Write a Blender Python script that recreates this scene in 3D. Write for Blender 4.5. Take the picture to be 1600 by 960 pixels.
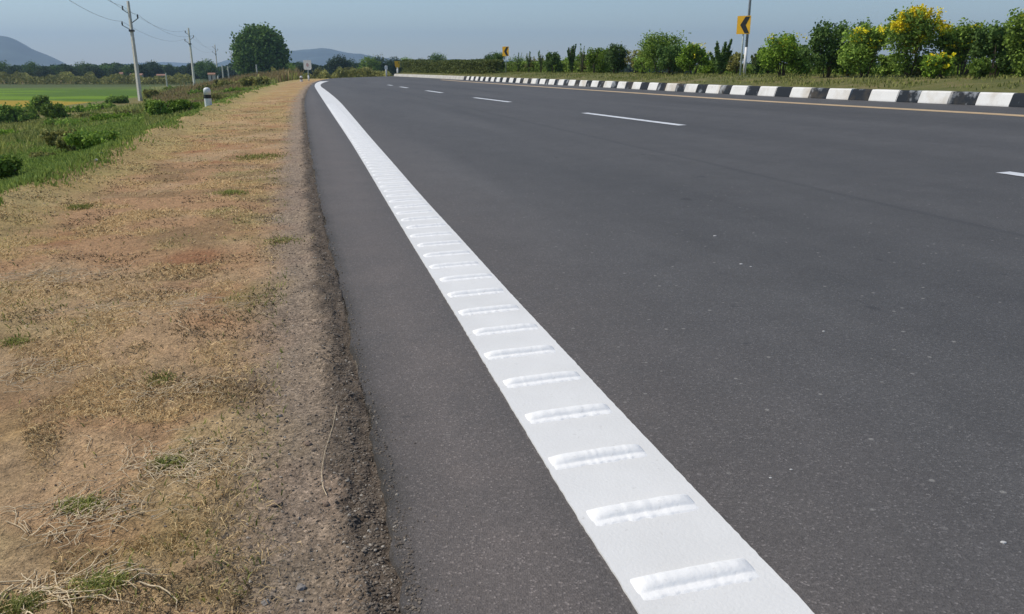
import bpy, math, random
import numpy as np
R = math.radians
for o in list(bpy.data.objects):
    bpy.data.objects.remove(o)
S = bpy.context.scene
COL = S.collection

# ------------------------------------------------------------ camera
CAM_H = 1.0
FPX = 1250.0
PITCH = math.atan(372 / FPX)
cam_d = bpy.data.cameras.new("camera")
cam = bpy.data.objects.new("camera", cam_d)
COL.objects.link(cam)
cam.location = (0, 0, CAM_H)
cam.rotation_euler = (math.pi / 2 - PITCH, 0, 0)
cam_d.sensor_width = 36
cam_d.lens = FPX / 1600 * 36
cam_d.clip_start = 0.05
cam_d.clip_end = 12000
S.camera = cam

# ------------------------------------------------------------ light
SUN_EL = R(51)
SUN_AZ = R(-83)            # from +Y (ahead), negative = to the left
world = bpy.data.worlds.new("World")
S.world = world
world.use_nodes = True
wn = world.node_tree.nodes
wl = world.node_tree.links
wn.clear()
sky = wn.new("ShaderNodeTexSky")
sky.sky_type = 'NISHITA'
sky.sun_disc = False
sky.sun_elevation = SUN_EL
sky.sun_rotation = SUN_AZ
sky.altitude = 0
sky.air_density = 1.0
sky.dust_density = 0.25
sky.ozone_density = 2.2
bg = wn.new("ShaderNodeBackground")
bg.inputs["Strength"].default_value = 0.119
wo = wn.new("ShaderNodeOutputWorld")
wl.new(sky.outputs[0], bg.inputs[0])
wl.new(bg.outputs[0], wo.inputs[0])
sun_d = bpy.data.lights.new("sun", 'SUN')
sun_d.energy = 3.8
sun_d.angle = R(0.8)
sun_d.color = (1.0, 0.925, 0.80)
sun = bpy.data.objects.new("sun", sun_d)
COL.objects.link(sun)
sd = (math.sin(SUN_AZ) * math.cos(SUN_EL), math.cos(SUN_AZ) * math.cos(SUN_EL), math.sin(SUN_EL))
from mathutils import Vector
sun.rotation_euler = Vector(sd).to_track_quat('Z', 'Y').to_euler()
S.view_settings.view_transform = 'Standard'
S.view_settings.look = 'None'
S.view_settings.exposure = 0.0
S.view_settings.gamma = 1
S.view_settings.use_curve_mapping = False
S.render.engine = 'CYCLES'
S.cycles.use_denoising = True
S.cycles.max_bounces = 6
S.cycles.diffuse_bounces = 3
S.cycles.volume_bounces = 0
S.cycles.transparent_max_bounces = 8
HAZE = 0.00033

# ------------------------------------------------------------ helpers
rng = np.random.default_rng(7)


def tag(o, label=None, cat=None, group=None, kind=None):
    if label: o["label"] = label
    if cat: o["category"] = cat
    if group: o["group"] = group
    if kind: o["kind"] = kind
    return o


def mesh_np(name, V, F, mat=None, smooth=False, attrs=None):
    V = np.asarray(V, dtype=np.float32)
    F = np.asarray(F, dtype=np.int32)
    k = F.shape[1]
    me = bpy.data.meshes.new(name)
    me.vertices.add(len(V)); me.vertices.foreach_set("co", V.ravel())
    me.loops.add(F.size); me.loops.foreach_set("vertex_index", F.ravel())
    me.polygons.add(len(F))
    me.polygons.foreach_set("loop_start", np.arange(0, F.size, k, dtype=np.int32))
    try:
        me.polygons.foreach_set("loop_total", np.full(len(F), k, dtype=np.int32))
    except Exception:
        pass
    me.polygons.foreach_set("use_smooth", np.full(len(F), bool(smooth)))
    for an, (kind, data) in (attrs or {}).items():
        a = me.attributes.new(an, kind, 'POINT')
        a.data.foreach_set("color" if kind == 'FLOAT_COLOR' else "value", np.asarray(data, dtype=np.float32).ravel())
    me.update(calc_edges=True)
    me.validate()
    if mat: me.materials.append(mat)
    return me


def link(name, me, parent=None, loc=None, rz=0):
    o = bpy.data.objects.new(name, me)
    COL.objects.link(o)
    if parent: o.parent = parent
    if loc is not None: o.location = loc
    if rz: o.rotation_euler = (0, 0, rz)
    return o


def empty(name, loc, rz=0):
    return link(name, None, None, loc, rz)


def copy_tree(o, parent=None):
    c = o.copy()
    COL.objects.link(c)
    c.parent = parent
    for k in ("label", "category", "group"):
        if parent is None and k in c: del c[k]
    for ch in o.children:
        copy_tree(ch, c)
    return c


class MB:
    """collects tris/quads (all stored as quads or tris via python lists)"""
    def __init__(s): s.v = []; s.f = []

    def box(s, x0, x1, y0, y1, z0, z1):
        b = len(s.v)
        s.v += [(x, y, z) for z in (z0, z1) for y in (y0, y1) for x in (x0, x1)]
        s.f += [tuple(b + i for i in q) for q in ((0, 2, 3, 1), (4, 5, 7, 6), (0, 1, 5, 4), (2, 6, 7, 3), (0, 4, 6, 2), (1, 3, 7, 5))]

    def tube(s, pts, rad, n=8, cap=True):
        pts = [Vector(p) for p in pts]
        if not hasattr(rad, '__len__'): rad = [rad] * len(pts)
        b = len(s.v)
        for i, p in enumerate(pts):
            d = (pts[min(i + 1, len(pts) - 1)] - pts[max(i - 1, 0)]).normalized()
            u = d.orthogonal().normalized() if i == 0 else (u - d * u.dot(d)).normalized()
            w = d.cross(u)
            for k in range(n):
                a = 2 * math.pi * k / n
                s.v.append(tuple(p + (u * math.cos(a) + w * math.sin(a)) * rad[i]))
        for i in range(len(pts) - 1):
            for k in range(n):
                k2 = (k + 1) % n
                s.f.append((b + i * n + k, b + i * n + k2, b + (i + 1) * n + k2, b + (i + 1) * n + k))
        if cap:
            s.f.append(tuple(b + k for k in range(n))[::-1])
            s.f.append(tuple(b + (len(pts) - 1) * n + k for k in range(n)))

    def lathe(s, prof, n=20):
        b = len(s.v)
        for r, z in prof:
            for k in range(n):
                a = 2 * math.pi * k / n
                s.v.append((r * math.cos(a), r * math.sin(a), z))
        for i in range(len(prof) - 1):
            for k in range(n):
                k2 = (k + 1) % n
                s.f.append((b + i * n + k, b + i * n + k2, b + (i + 1) * n + k2, b + (i + 1) * n + k))
        s.f.append(tuple(b + (len(prof) - 1) * n + k for k in range(n)))
        s.f.append(tuple(b + k for k in range(n))[::-1])

    def prism(s, poly, y0, y1):
        """poly in x,z extruded along y"""
        b = len(s.v); n = len(poly)
        s.v += [(x, y0, z) for x, z in poly] + [(x, y1, z) for x, z in poly]
        s.f.append(tuple(b + i for i in range(n)))
        s.f.append(tuple(b + n + i for i in range(n))[::-1])
        for i in range(n):
            j = (i + 1) % n
            s.f.append((b + i, b + n + i, b + n + j, b + j))

    def build(s, name, mat, parent=None, loc=None, rz=0, smooth=False, bevel=0):
        me = bpy.data.meshes.new(name)
        me.from_pydata(s.v, [], s.f)
        import bmesh
        bm = bmesh.new(); bm.from_mesh(me)
        bmesh.ops.recalc_face_normals(bm, faces=bm.faces)
        if bevel:
            bmesh.ops.bevel(bm, geom=list(bm.edges), offset=bevel, segments=2, affect='EDGES')
        bm.to_mesh(me); bm.free()
        if smooth:
            for p in me.polygons: p.use_smooth = True
        me.materials.append(mat)
        return link(name, me, parent, loc, rz)


def _h(ix, iy, seed):
    h = (ix.astype(np.int64) * 374761393 + iy.astype(np.int64) * 668265263 + seed * 1274126177) & 0xFFFFFFFF
    h = ((h ^ (h >> 13)) * 1274126177) & 0xFFFFFFFF
    h = h ^ (h >> 16)
    return (h & 0xFFFF).astype(np.float64) / 65535.0


def vn(x, y, seed=0):
    xi = np.floor(x); yi = np.floor(y)
    fx = x - xi; fy = y - yi
    fx = fx * fx * (3 - 2 * fx); fy = fy * fy * (3 - 2 * fy)
    a = _h(xi, yi, seed); b = _h(xi + 1, yi, seed); c = _h(xi, yi + 1, seed); d = _h(xi + 1, yi + 1, seed)
    return (a * (1 - fx) + b * fx) * (1 - fy) + (c * (1 - fx) + d * fx) * fy


def fbm(x, y, sc, octv=4, seed=0):
    t = np.zeros_like(x, dtype=np.float64); a = 0.5; n = 0
    for i in range(octv):
        t += a * vn(x / sc * 2 ** i + 17.3 * i, y / sc * 2 ** i - 9.1 * i, seed + i); n += a; a *= 0.5
    return t / n


def sstep(a, b, x):
    t = np.clip((x - a) / (b - a), 0, 1)
    return t * t * (3 - 2 * t)


# ------------------------------------------------------------ geometry of the place
BANK = 0.03
NRM = np.array([0.969, 0.247])          # to the right of the road
P0 = np.array([0.24, 1.30])


def u_of(x, y):
    return (x - P0[0]) * NRM[0] + (y - P0[1]) * NRM[1]


def zs(x, y):
    """carriageway surface: flat left of the edge line, banked 3 % to the right of it"""
    return BANK * np.maximum(u_of(x, y), 0)


def ray(px, py):
    xc = (px - 800) / FPX; yc = (480 - py) / FPX
    dy = math.cos(PITCH) + yc * math.sin(PITCH); dz = -math.sin(PITCH) + yc * math.cos(PITCH)
    return xc / dy, dz / dy              # X per Y, Z per Y


def at(px, py, z=None):
    """point of the road surface (or of the level z) seen at a pixel"""
    rx, rz_ = ray(px, py)
    if z is not None:
        Y = (z - CAM_H) / rz_
        return np.array([rx * Y, Y, z])
    Y = -CAM_H / rz_
    if u_of(rx * Y, Y) > 0:
        # H + rz*Y = B*((rx*Y-P0x)*nx + (Y-P0y)*ny)
        k = BANK * (rx * NRM[0] + NRM[1]); c = -BANK * (P0 @ NRM)
        Y = (CAM_H - c) / (k - rz_)
    x = rx * Y
    return np.array([x, Y, float(zs(x, Y))])


def interp_poly(px_pts, pre=None):
    return np.array([at(*p)[:2] for p in px_pts])


LINE_L = interp_poly([(1000, 960), (933, 860), (860, 740), (800, 640), (740, 540), (680, 441), (640, 376), (600, 309), (570, 258), (545, 217), (520, 180), (505, 157), (494, 140), (491.3, 135), (492.5, 131.2), (497.5, 128.2), (505, 126.8), (513, 125.9)])
LINE_R = interp_poly([(1272, 960), (1165, 850), (1060, 740), (965, 640), (880, 548), (790, 452), (722, 376), (660, 309), (612, 253), (580, 217), (549, 180), (529, 157), (509, 141), (501.5, 136), (500.5, 133), (503, 130.6), (508, 128.6), (514, 127.1)])
EDGE = interp_poly([(640, 960), (612, 800), (584, 680), (560, 580), (536, 460), (512, 370), (496, 300), (486, 240), (479, 190), (475, 160), (479, 145), (485, 134), (495, 127), (510, 123.5), (535, 121.6), (600, 119.2)])
KERB = interp_poly([(1600, 168), (1500, 163.8), (1400, 159.6), (1300, 155.2), (1200, 150.6), (1100, 145.6), (1000, 140), (900, 134.6), (800, 129.4), (740, 126), (680, 122.6), (615, 119.4)])
YEL = interp_poly([(1600, 181), (1500, 175.5), (1400, 170), (1300, 164.5), (1200, 158.8), (1100, 152.8), (1000, 146), (900, 139.6), (800, 132.8), (740, 128.8), (690, 125)])


def extend_back(P, y_to, slope=None):
    d = P[0] - P[min(3, len(P) - 1)]
    sl = d[0] / d[1] if slope is None else slope
    return np.vstack([[P[0, 0] + sl * (y_to - P[0, 1]), y_to], P])


def smooth_poly(P, n=3):
    for _ in range(n):
        Q = [P[0]]
        for a, b in zip(P[:-1], P[1:]):
            Q += [a * .75 + b * .25, a * .25 + b * .75]
        Q.append(P[-1]); P = np.array(Q)
    return P


LINE_L = extend_back(LINE_L, -6, -0.247); LINE_R = extend_back(LINE_R, -6, -0.247); EDGE = extend_back(EDGE, -6, -0.22)
KERB = extend_back(KERB, -6, -0.27); YEL = extend_back(YEL, -6, -0.27)
LINE_L, LINE_R, EDGE, KERB, YEL = [smooth_poly(p) for p in (LINE_L, LINE_R, EDGE, KERB, YEL)]


def resample(P, s):
    seg = np.linalg.norm(np.diff(P, axis=0), axis=1); c = np.concatenate([[0], np.cumsum(seg)])
    return np.stack([np.interp(s, c, P[:, 0]), np.interp(s, c, P[:, 1])], 1)


def plen(P): return float(np.linalg.norm(np.diff(P, axis=0), axis=1).sum())


def offset_poly(P, d):
    t = np.gradient(P, axis=0); t /= np.linalg.norm(t, axis=1)[:, None] + 1e-9
    return P + np.stack([t[:, 1], -t[:, 0]], 1) * d          # positive = right


def dist_poly(x, y, P):
    """unsigned distance and position along a polyline"""
    best = np.full(x.shape, 1e18); sb = np.zeros(x.shape); acc = 0
    for a, b in zip(P[:-1], P[1:]):
        d = b - a; L2 = d @ d
        if L2 < 1e-12: continue
        t = np.clip(((x - a[0]) * d[0] + (y - a[1]) * d[1]) / L2, 0, 1)
        q = (x - a[0] - t * d[0]) ** 2 + (y - a[1] - t * d[1]) ** 2
        m = q < best
        best = np.where(m, q, best); sb = np.where(m, acc + t * math.sqrt(L2), sb)
        acc += math.sqrt(L2)
    return np.sqrt(best), sb


def inside(x, y, P):
    c = np.zeros(x.shape, bool); n = len(P)
    for i in range(n):
        x1, y1 = P[i]; x2, y2 = P[(i + 1) % n]
        if y1 == y2: continue
        m = ((y1 > y) != (y2 > y)) & (x < (x2 - x1) * (y - y1) / (y2 - y1) + x1)
        c ^= m
    return c


KSTRAIGHT = KERB[::4]
EDGE_C = EDGE[::4] if len(EDGE) > 60 else EDGE
EDGE_C = np.vstack([EDGE_C, EDGE[-1]])
CORR_R = offset_poly(KSTRAIGHT, 19.5)
CORR = np.vstack([EDGE_C, CORR_R[::-1]])
FIELD_Z = -1.8
VERGE_W = 2.45


def verge_w(s):
    return VERGE_W


def slope_profile(d):
    """height beyond the asphalt edge as a function of distance from it"""
    z = -0.028 - 0.03 * sstep(0.0, 2.4, d)
    z = z - np.clip(d - VERGE_W, 0, None) * 0.14 + 0.10 * np.exp(-((d - 2.5) / 0.35) ** 2)
    return np.maximum(z, FIELD_Z) if False else np.where(z < FIELD_Z + .15, FIELD_Z + .15 * np.exp((z - FIELD_Z - .15) / .15), z)


def ground(x, y, detail=True):
    x = np.asarray(x, float); y = np.asarray(y, float)
    d, s = dist_poly(x, y, EDGE_C)
    d2, _ = dist_poly(x, y, CORR_R)
    ins = inside(x, y, CORR)
    dm = np.minimum(d, d2)
    base = np.where(d <= d2, 0, 0.5)
    z = slope_profile(dm) + base
    r = np.hypot(x, y)
    if detail:
        near = np.exp(-r / 14)
        amp = sstep(VERGE_W + .1, VERGE_W + 3, d)
        z = z + amp * (fbm(x, y, 2.2, 4, 3) - .5) * .34 * np.exp(-r / 120)
        v = (1 - amp)
        z = z + v * ((fbm(x, y, .9, 3, 11) - .5) * .06 + (fbm(x, y, .2, 4, 12) - .5) * .034 * np.exp(-r / 30))
        z = z + v * (fbm(x, y, .05, 4, 5) - .5) * .020 * near
        # crumbled bitumen along the asphalt edge
        wob = (fbm(x, y, .25, 3, 21) - .5) * .09
        band = np.exp(-((d - .07 + wob) / .06) ** 2)
        z = z + band * (.012 + (fbm(x, y, .035, 3, 31) - .45) * .042) * np.clip(near * 2.2, 0, 1)
        z = z + np.exp(-d / .05) * .012
    zin = np.minimum(zs(x, y), .5) - .22
    zin = np.where(d < .25, np.minimum(-.008 - d * .6, zin + .2), zin)
    return np.where(ins, zin, z), np.where(ins, -d, dm), s, (d > d2)


# ------------------------------------------------------------ materials
def mat_new(name):
    m = bpy.data.materials.new(name); m.use_nodes = True
    nt = m.node_tree; p = nt.nodes["Principled BSDF"]
    return m, nt, p


def nd(nt, t, **kw):
    n = nt.nodes.new(t)
    for k, v in kw.items():
        if k in n.inputs: n.inputs[k].default_value = v
        else: setattr(n, k, v)
    return n


def ramp(nt, fac, stops):
    r = nt.nodes.new("ShaderNodeValToRGB")
    while len(r.color_ramp.elements) < len(stops): r.color_ramp.elements.new(.5)
    for e, (p, c) in zip(r.color_ramp.elements, stops):
        e.position = p
        e.color = (c[0], c[1], c[2], 1) if hasattr(c, '__len__') else (c, c, c, 1)
    nt.links.new(fac, r.inputs[0])
    return r.outputs[0]


def mix(nt, fac, a, b, mode='MIX'):
    m = nt.nodes.new("ShaderNodeMix"); m.data_type = 'RGBA'; m.blend_type = mode
    for i, v in ((0, fac), (6, a), (7, b)):
        if isinstance(v, bpy.types.NodeSocket): nt.links.new(v, m.inputs[i])
        elif i == 0: m.inputs[0].default_value = v
        else: m.inputs[i].default_value = (v[0], v[1], v[2], 1)
    return m.outputs[2]


def noise(nt, vec, scale, detail=4, rough=.55, dist=0):
    n = nd(nt, "ShaderNodeTexNoise", Scale=scale, Detail=detail, Roughness=rough, Distortion=dist)
    if vec: nt.links.new(vec, n.inputs["Vector"])
    return n.outputs["Fac"]


def mapping(nt, vec, rot=0, scale=(1, 1, 1)):
    m = nd(nt, "ShaderNodeMapping")
    m.inputs["Rotation"].default_value = (0, 0, rot); m.inputs["Scale"].default_value = scale
    nt.links.new(vec, m.inputs["Vector"])
    return m.outputs[0]


def bump(nt, p, h, strength=.5, dist=.01, prev=None):
    b = nd(nt, "ShaderNodeBump", Strength=strength, Distance=dist)
    nt.links.new(h, b.inputs["Height"])
    if prev: nt.links.new(prev, b.inputs["Normal"])
    nt.links.new(b.outputs[0], p.inputs["Normal"])
    return b.outputs[0]


def plain(name, col, rough=.6, metal=0, var=.12, sc=8, bmp=0):
    m, nt, p = mat_new(name)
    tc = nd(nt, "ShaderNodeTexCoord").outputs["Object"]
    n = noise(nt, tc, sc, 5)
    c = ramp(nt, n, [(.3, [v * (1 - var) for v in col]), (.7, [min(1, v * (1 + var)) for v in col])])
    nt.links.new(c, p.inputs["Base Color"])
    p.inputs["Roughness"].default_value = rough; p.inputs["Metallic"].default_value = metal
    if bmp: bump(nt, p, n, bmp, .01)
    return m


def leaf_mat(name, dark, light, trans=.25, flower=None):
    m, nt, p = mat_new(name)
    a = nd(nt, "ShaderNodeAttribute", attribute_name="tint").outputs["Fac"]
    oi = nd(nt, "ShaderNodeObjectInfo").outputs["Random"]
    c = ramp(nt, a, [(0, dark), (.6, light), (1, [min(1, v * 1.35) for v in light])])
    hs = nd(nt, "ShaderNodeHueSaturation")
    mr = nd(nt, "ShaderNodeMapRange"); mr.inputs["To Min"].default_value = .8; mr.inputs["To Max"].default_value = 1.25
    nt.links.new(oi, mr.inputs[0]); nt.links.new(mr.outputs[0], hs.inputs["Value"]); nt.links.new(c, hs.inputs["Color"])
    nt.links.new(hs.outputs[0], p.inputs["Base Color"])
    p.inputs["Roughness"].default_value = .8
    p.inputs["Specular IOR Level"].default_value = .25
    tr = nd(nt, "ShaderNodeBsdfTranslucent"); nt.links.new(hs.outputs[0], tr.inputs[0])
    ms = nd(nt, "ShaderNodeMixShader"); ms.inputs[0].default_value = trans
    out = nt.nodes["Material Output"]
    nt.links.new(p.outputs[0], ms.inputs[1]); nt.links.new(tr.outputs[0], ms.inputs[2]); nt.links.new(ms.outputs[0], out.inputs[0])
    return m


M = {}
M['leaf_mid'] = leaf_mat("leaf_mid", (.095, .155, .025), (.245, .355, .06))
M['leaf_bright'] = leaf_mat("leaf_bright", (.07, .13, .012), (.21, .32, .036))
M['leaf_dark'] = leaf_mat("leaf_dark", (.045, .09, .022), (.125, .205, .05))
M['leaf_olive'] = leaf_mat("leaf_olive", (.11, .12, .035), (.28, .275, .085))
M['hedge'] = leaf_mat("hedge_leaf", (.05, .07, .02), (.14, .165, .045))
M['leaf_far'] = leaf_mat("leaf_far", (.03, .06, .028), (.075, .12, .05), .15)
M['flower'] = leaf_mat("flower", (.75, .52, .015), (1.0, .85, .04), .3)
M['straw'] = leaf_mat("straw", (.26, .17, .075), (.58, .43, .22), .15)
M['grass'] = leaf_mat("grass", (.13, .185, .035), (.29, .37, .085), .3)
M['grass_mix'] = leaf_mat("grass_mix", (.13, .165, .035), (.33, .34, .10), .3)
M['grass_dry'] = leaf_mat("grass_dry", (.19, .145, .05), (.42, .32, .15), .25)
M['thatch'] = leaf_mat("thatch", (.07, .05, .028), (.22, .16, .085), .1)
M['bark'] = plain("bark", (.13, .095, .065), .9, sc=20, bmp=.5)
M['concrete'] = plain("pole_concrete", (.62, .60, .53), .85, sc=6, var=.18)
M['galv'] = plain("galvanised_steel", (.33, .35, .37), .5, .3)
M['rust'] = plain("dark_steel", (.09, .085, .085), .6)
M['insul'] = plain("insulator_ceramic", (.05, .045, .045), .35)
M['wire'] = plain("wire", (.10, .10, .11), .5)
M['yellow'] = plain("sign_yellow", (.95, .50, .015), .4, var=.06)
M['black'] = plain("sign_black", (.02, .02, .02), .5)
M['white'] = plain("post_white", (.78, .78, .76), .5, var=.06)
M['greypaint'] = plain("post_grey_green", (.45, .5, .46), .5)
M['offwhite'] = plain("sign_offwhite", (.86, .84, .76), .5)
M['pink'] = plain("sign_faded_red", (.62, .42, .38), .5)
M['postblack'] = plain("post_black", (.018, .018, .02), .5)


# asphalt
def asphalt():
    m, nt, p = mat_new("asphalt")
    tc = nd(nt, "ShaderNodeTexCoord").outputs["Object"]
    rd = mapping(nt, tc, R(-14.4))
    along = mapping(nt, rd, 0, (1, .12, 1))
    big = noise(nt, along, .8, 4, .6)
    c = ramp(nt, big, [(.3, (.061, .0595, .059)), (.7, (.087, .0845, .083))])
    mid = noise(nt, tc, 3.2, 5, .6)
    c = mix(nt, .5, c, ramp(nt, mid, [(.3, .42), (.7, .60)]), 'OVERLAY')
    # aggregate
    v = nd(nt, "ShaderNodeTexVoronoi", Scale=230.0); nt.links.new(tc, v.inputs["Vector"])
    vc = nd(nt, "ShaderNodeSeparateColor"); nt.links.new(v.outputs["Color"], vc.inputs[0])
    agg = ramp(nt, vc.outputs[0], [(0, .72), (.55, .96), (.85, 1.08), (.95, 1.35), (1, 2.0)])
    c = mix(nt, 1, c, agg, 'MULTIPLY')
    v2 = nd(nt, "ShaderNodeTexVoronoi", Scale=48.0); nt.links.new(tc, v2.inputs["Vector"])
    vc2 = nd(nt, "ShaderNodeSeparateColor"); nt.links.new(v2.outputs["Color"], vc2.inputs[0])
    cl = ramp(nt, v2.outputs["Distance"], [(.25, 1), (.42, 0)])
    sp = ramp(nt, vc2.outputs[1], [(.985, 0), (.993, .7)])
    spk = mix(nt, 1, sp, cl, 'MULTIPLY')
    c = mix(nt, spk, c, (.27, .26, .24))
    # dark tar spots
    dn = noise(nt, mapping(nt, rd, 0, (1, .45, 1)), 4.2, 3, .5)
    c = mix(nt, ramp(nt, dn, [(.70, 0), (.74, .55)]), c, (.03, .03, .032))
    # dusty brown shoulder
    us = nd(nt, "ShaderNodeAttribute", attribute_name="shoulder").outputs["Fac"]
    wn_ = noise(nt, tc, 2.5, 5, .6)
    us2 = nd(nt, "ShaderNodeMath", operation='MULTIPLY'); nt.links.new(us, us2.inputs[0])
    nt.links.new(ramp(nt, wn_, [(.25, .55), (.75, 1)]), us2.inputs[1])
    c = mix(nt, us2.outputs[0], c, mix(nt, 1, (.168, .140, .124), agg, 'MULTIPLY'))
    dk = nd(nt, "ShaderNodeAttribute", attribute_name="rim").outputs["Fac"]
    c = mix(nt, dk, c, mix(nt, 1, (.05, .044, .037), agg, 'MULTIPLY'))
    # construction joint
    dp = nd(nt, "ShaderNodeVectorMath", operation='DOT_PRODUCT'); nt.links.new(tc, dp.inputs[0]); dp.inputs[1].default_value = (NRM[0], NRM[1], 0)
    ja = at(1380, 322); jb = at(1600, 366); uj = .5 * float(ja[:2] @ NRM + jb[:2] @ NRM)
    wob = nd(nt, "ShaderNodeMath", operation='MULTIPLY_ADD'); nt.links.new(noise(nt, tc, .9, 4), wob.inputs[0]); wob.inputs[1].default_value = .10; wob.inputs[2].default_value = -uj - .05
    sm = nd(nt, "ShaderNodeMath", operation='ADD'); nt.links.new(dp.outputs["Value"], sm.inputs[0]); nt.links.new(wob.outputs[0], sm.inputs[1])
    ab = nd(nt, "ShaderNodeMath", operation='ABSOLUTE'); nt.links.new(sm.outputs[0], ab.inputs[0])
    c = mix(nt, ramp(nt, ab.outputs[0], [(.012, .42), (.05, 0)]), c, (.040, .040, .042))
    # lane polished by wheels / faint broad bands
    band = noise(nt, mapping(nt, rd, 0, (1, .03, 1)), 1.1, 3, .5)
    c = mix(nt, .35, c, ramp(nt, band, [(.35, .40), (.65, .60)]), 'OVERLAY')
    # short dark scuffs
    sc2 = noise(nt, mapping(nt, tc, R(8), (.5, 1.2, 1)), 16, 2, .4)
    c = mix(nt, ramp(nt, sc2, [(.745, 0), (.78, .45)]), c, (.03, .03, .031))
    nt.links.new(c, p.inputs["Base Color"])
    p.inputs["Roughness"].default_value = .78
    p.inputs["Specular IOR Level"].default_value = .5
    b = bump(nt, p, v.outputs["Distance"], .45, .003)
    bump(nt, p, noise(nt, tc, 60, 4), .25, .004, b)
    return m


M['asphalt'] = asphalt()


def paint(name, c1, c2, wear=.0, dirt=(.35, .33, .3)):
    m, nt, p = mat_new(name)
    tc = nd(nt, "ShaderNodeTexCoord").outputs["Object"]
    n = noise(nt, tc, 5, 5)
    c = ramp(nt, n, [(.3, c1), (.7, c2)])
    n2 = noise(nt, tc, 40, 5, .7)
    c = mix(nt, ramp(nt, n2, [(.62 - wear, 0), (.80 - wear, .55)]), c, dirt)
    c = mix(nt, .5, c, ramp(nt, noise(nt, tc, 1.7, 4, .6), [(.35, .44), (.65, .54)]), 'OVERLAY')
    nt.links.new(c, p.inputs["Base Color"])
    p.inputs["Roughness"].default_value = .55
    bump(nt, p, noise(nt, tc, 120, 4), .35, .003)
    return m


M['line'] = paint("thermoplastic_white", (.69, .68, .655), (.745, .735, .71))
M['bar'] = paint("thermoplastic_bar", (.84, .83, .805), (.89, .88, .86))
M['dash'] = paint("lane_white", (.60, .62, .64), (.7, .71, .72), .06)
M['yline'] = paint("yellow_line", (.52, .36, .19), (.60, .43, .24), .12, (.3, .24, .17))


def kerbmat(name, col, chipc, lo, hi, stain):
    m, nt, p = mat_new(name)
    tc = nd(nt, "ShaderNodeTexCoord").outputs["Object"]
    n = noise(nt, tc, 2.3, 5, .6)
    c = mix(nt, ramp(nt, n, [(lo, 0), (hi, 1)]), col, chipc)
    n2 = noise(nt, tc, 1.1, 5, .65)
    c = mix(nt, ramp(nt, n2, [(.50, 0), (.66, stain)]), c, (.36, .27, .15))
    nt.links.new(c, p.inputs["Base Color"])
    p.inputs["Roughness"].default_value = .9
    p.inputs["Specular IOR Level"].default_value = .2
    bump(nt, p, noise(nt, tc, 25, 5), .4, .01)
    return m


M['kwhite'] = kerbmat("kerb_white", (.74, .73, .70), (.60, .58, .54), .5, .75, .45)
M['kblack'] = kerbmat("kerb_black", (.022, .027, .034), (.36, .38, .40), .55, .68, .15)
M['kpale'] = kerbmat("kerb_pale", (.55, .53, .48), (.40, .38, .34), .4, .7, .2)


def ground_mat():
    m, nt, p = mat_new("ground_soil_and_grass")
    tc = nd(nt, "ShaderNodeTexCoord").outputs["Object"]
    c = nd(nt, "ShaderNodeAttribute", attribute_name="zone").outputs["Color"]
    g = nd(nt, "ShaderNodeAttribute", attribute_name="gritty").outputs["Fac"]
    n1 = noise(nt, tc, 14, 6, .7)
    c = mix(nt, .75, c, ramp(nt, n1, [(.3, .36), (.7, .64)]), 'OVERLAY')
    n2 = noise(nt, tc, 70, 5, .75)
    c = mix(nt, .8, c, ramp(nt, n2, [(.32, .22), (.70, .78)]), 'OVERLAY')
    # grit grains
    v = nd(nt, "ShaderNodeTexVoronoi", Scale=130.0); nt.links.new(tc, v.inputs["Vector"])
    vc = nd(nt, "ShaderNodeSeparateColor"); nt.links.new(v.outputs["Color"], vc.inputs[0])
    gr = ramp(nt, vc.outputs[0], [(0, .68), (.5, .95), (.85, 1.1), (.95, 1.4)])
    c = mix(nt, g, c, mix(nt, 1, c, gr, 'MULTIPLY'))
    nt.links.new(c, p.inputs["Base Color"])
    p.inputs["Roughness"].default_value = .95
    p.inputs["Specular IOR Level"].default_value = .15
    b = bump(nt, p, noise(nt, tc, 22, 6, .7), .8, .03)
    b = bump(nt, p, noise(nt, tc, 90, 5, .75), .6, .008, b)
    bump(nt, p, v.outputs["Distance"], .5, .005, b)
    return m


M['ground'] = ground_mat()
M['stone'] = plain("stone_grey", (.27, .24, .21), .9, var=.45, sc=30, bmp=.3)


def stone_mat():
    m, nt, p = mat_new("gravel_mix")
    a = nd(nt, "ShaderNodeAttribute", attribute_name="tint").outputs["Fac"]
    c = ramp(nt, a, [(0, (.085, .066, .050)), (.45, (.15, .12, .092)), (.9, (.23, .19, .145)), (1, (.42, .38, .32))])
    nt.links.new(c, p.inputs["Base Color"]); p.inputs["Roughness"].default_value = .9
    return m


M['gravel'] = stone_mat()


def grassy_mat():
    m, nt, p = mat_new("median_turf")
    tc = nd(nt, "ShaderNodeTexCoord").outputs["Object"]
    c = ramp(nt, noise(nt, tc, .9, 6, .65), [(.3, (.075, .09, .018)), (.5, (.13, .13, .03)), (.68, (.22, .17, .075))])
    c = mix(nt, .6, c, ramp(nt, noise(nt, tc, 14, 5, .7), [(.3, .35), (.7, .65)]), 'OVERLAY')
    nt.links.new(c, p.inputs["Base Color"]); p.inputs["Roughness"].default_value = 1
    bump(nt, p, noise(nt, tc, 20, 5, .7), .8, .05)
    return m


M['turf'] = grassy_mat()
M['hill'] = plain("hill_rock_scrub", (.06, .085, .075), 1, sc=.01, var=.35)
M['wall'] = plain("limewash", (.62, .58, .52), .9)
M['roof'] = plain("tile_roof", (.30, .16, .11), .9)

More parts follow.
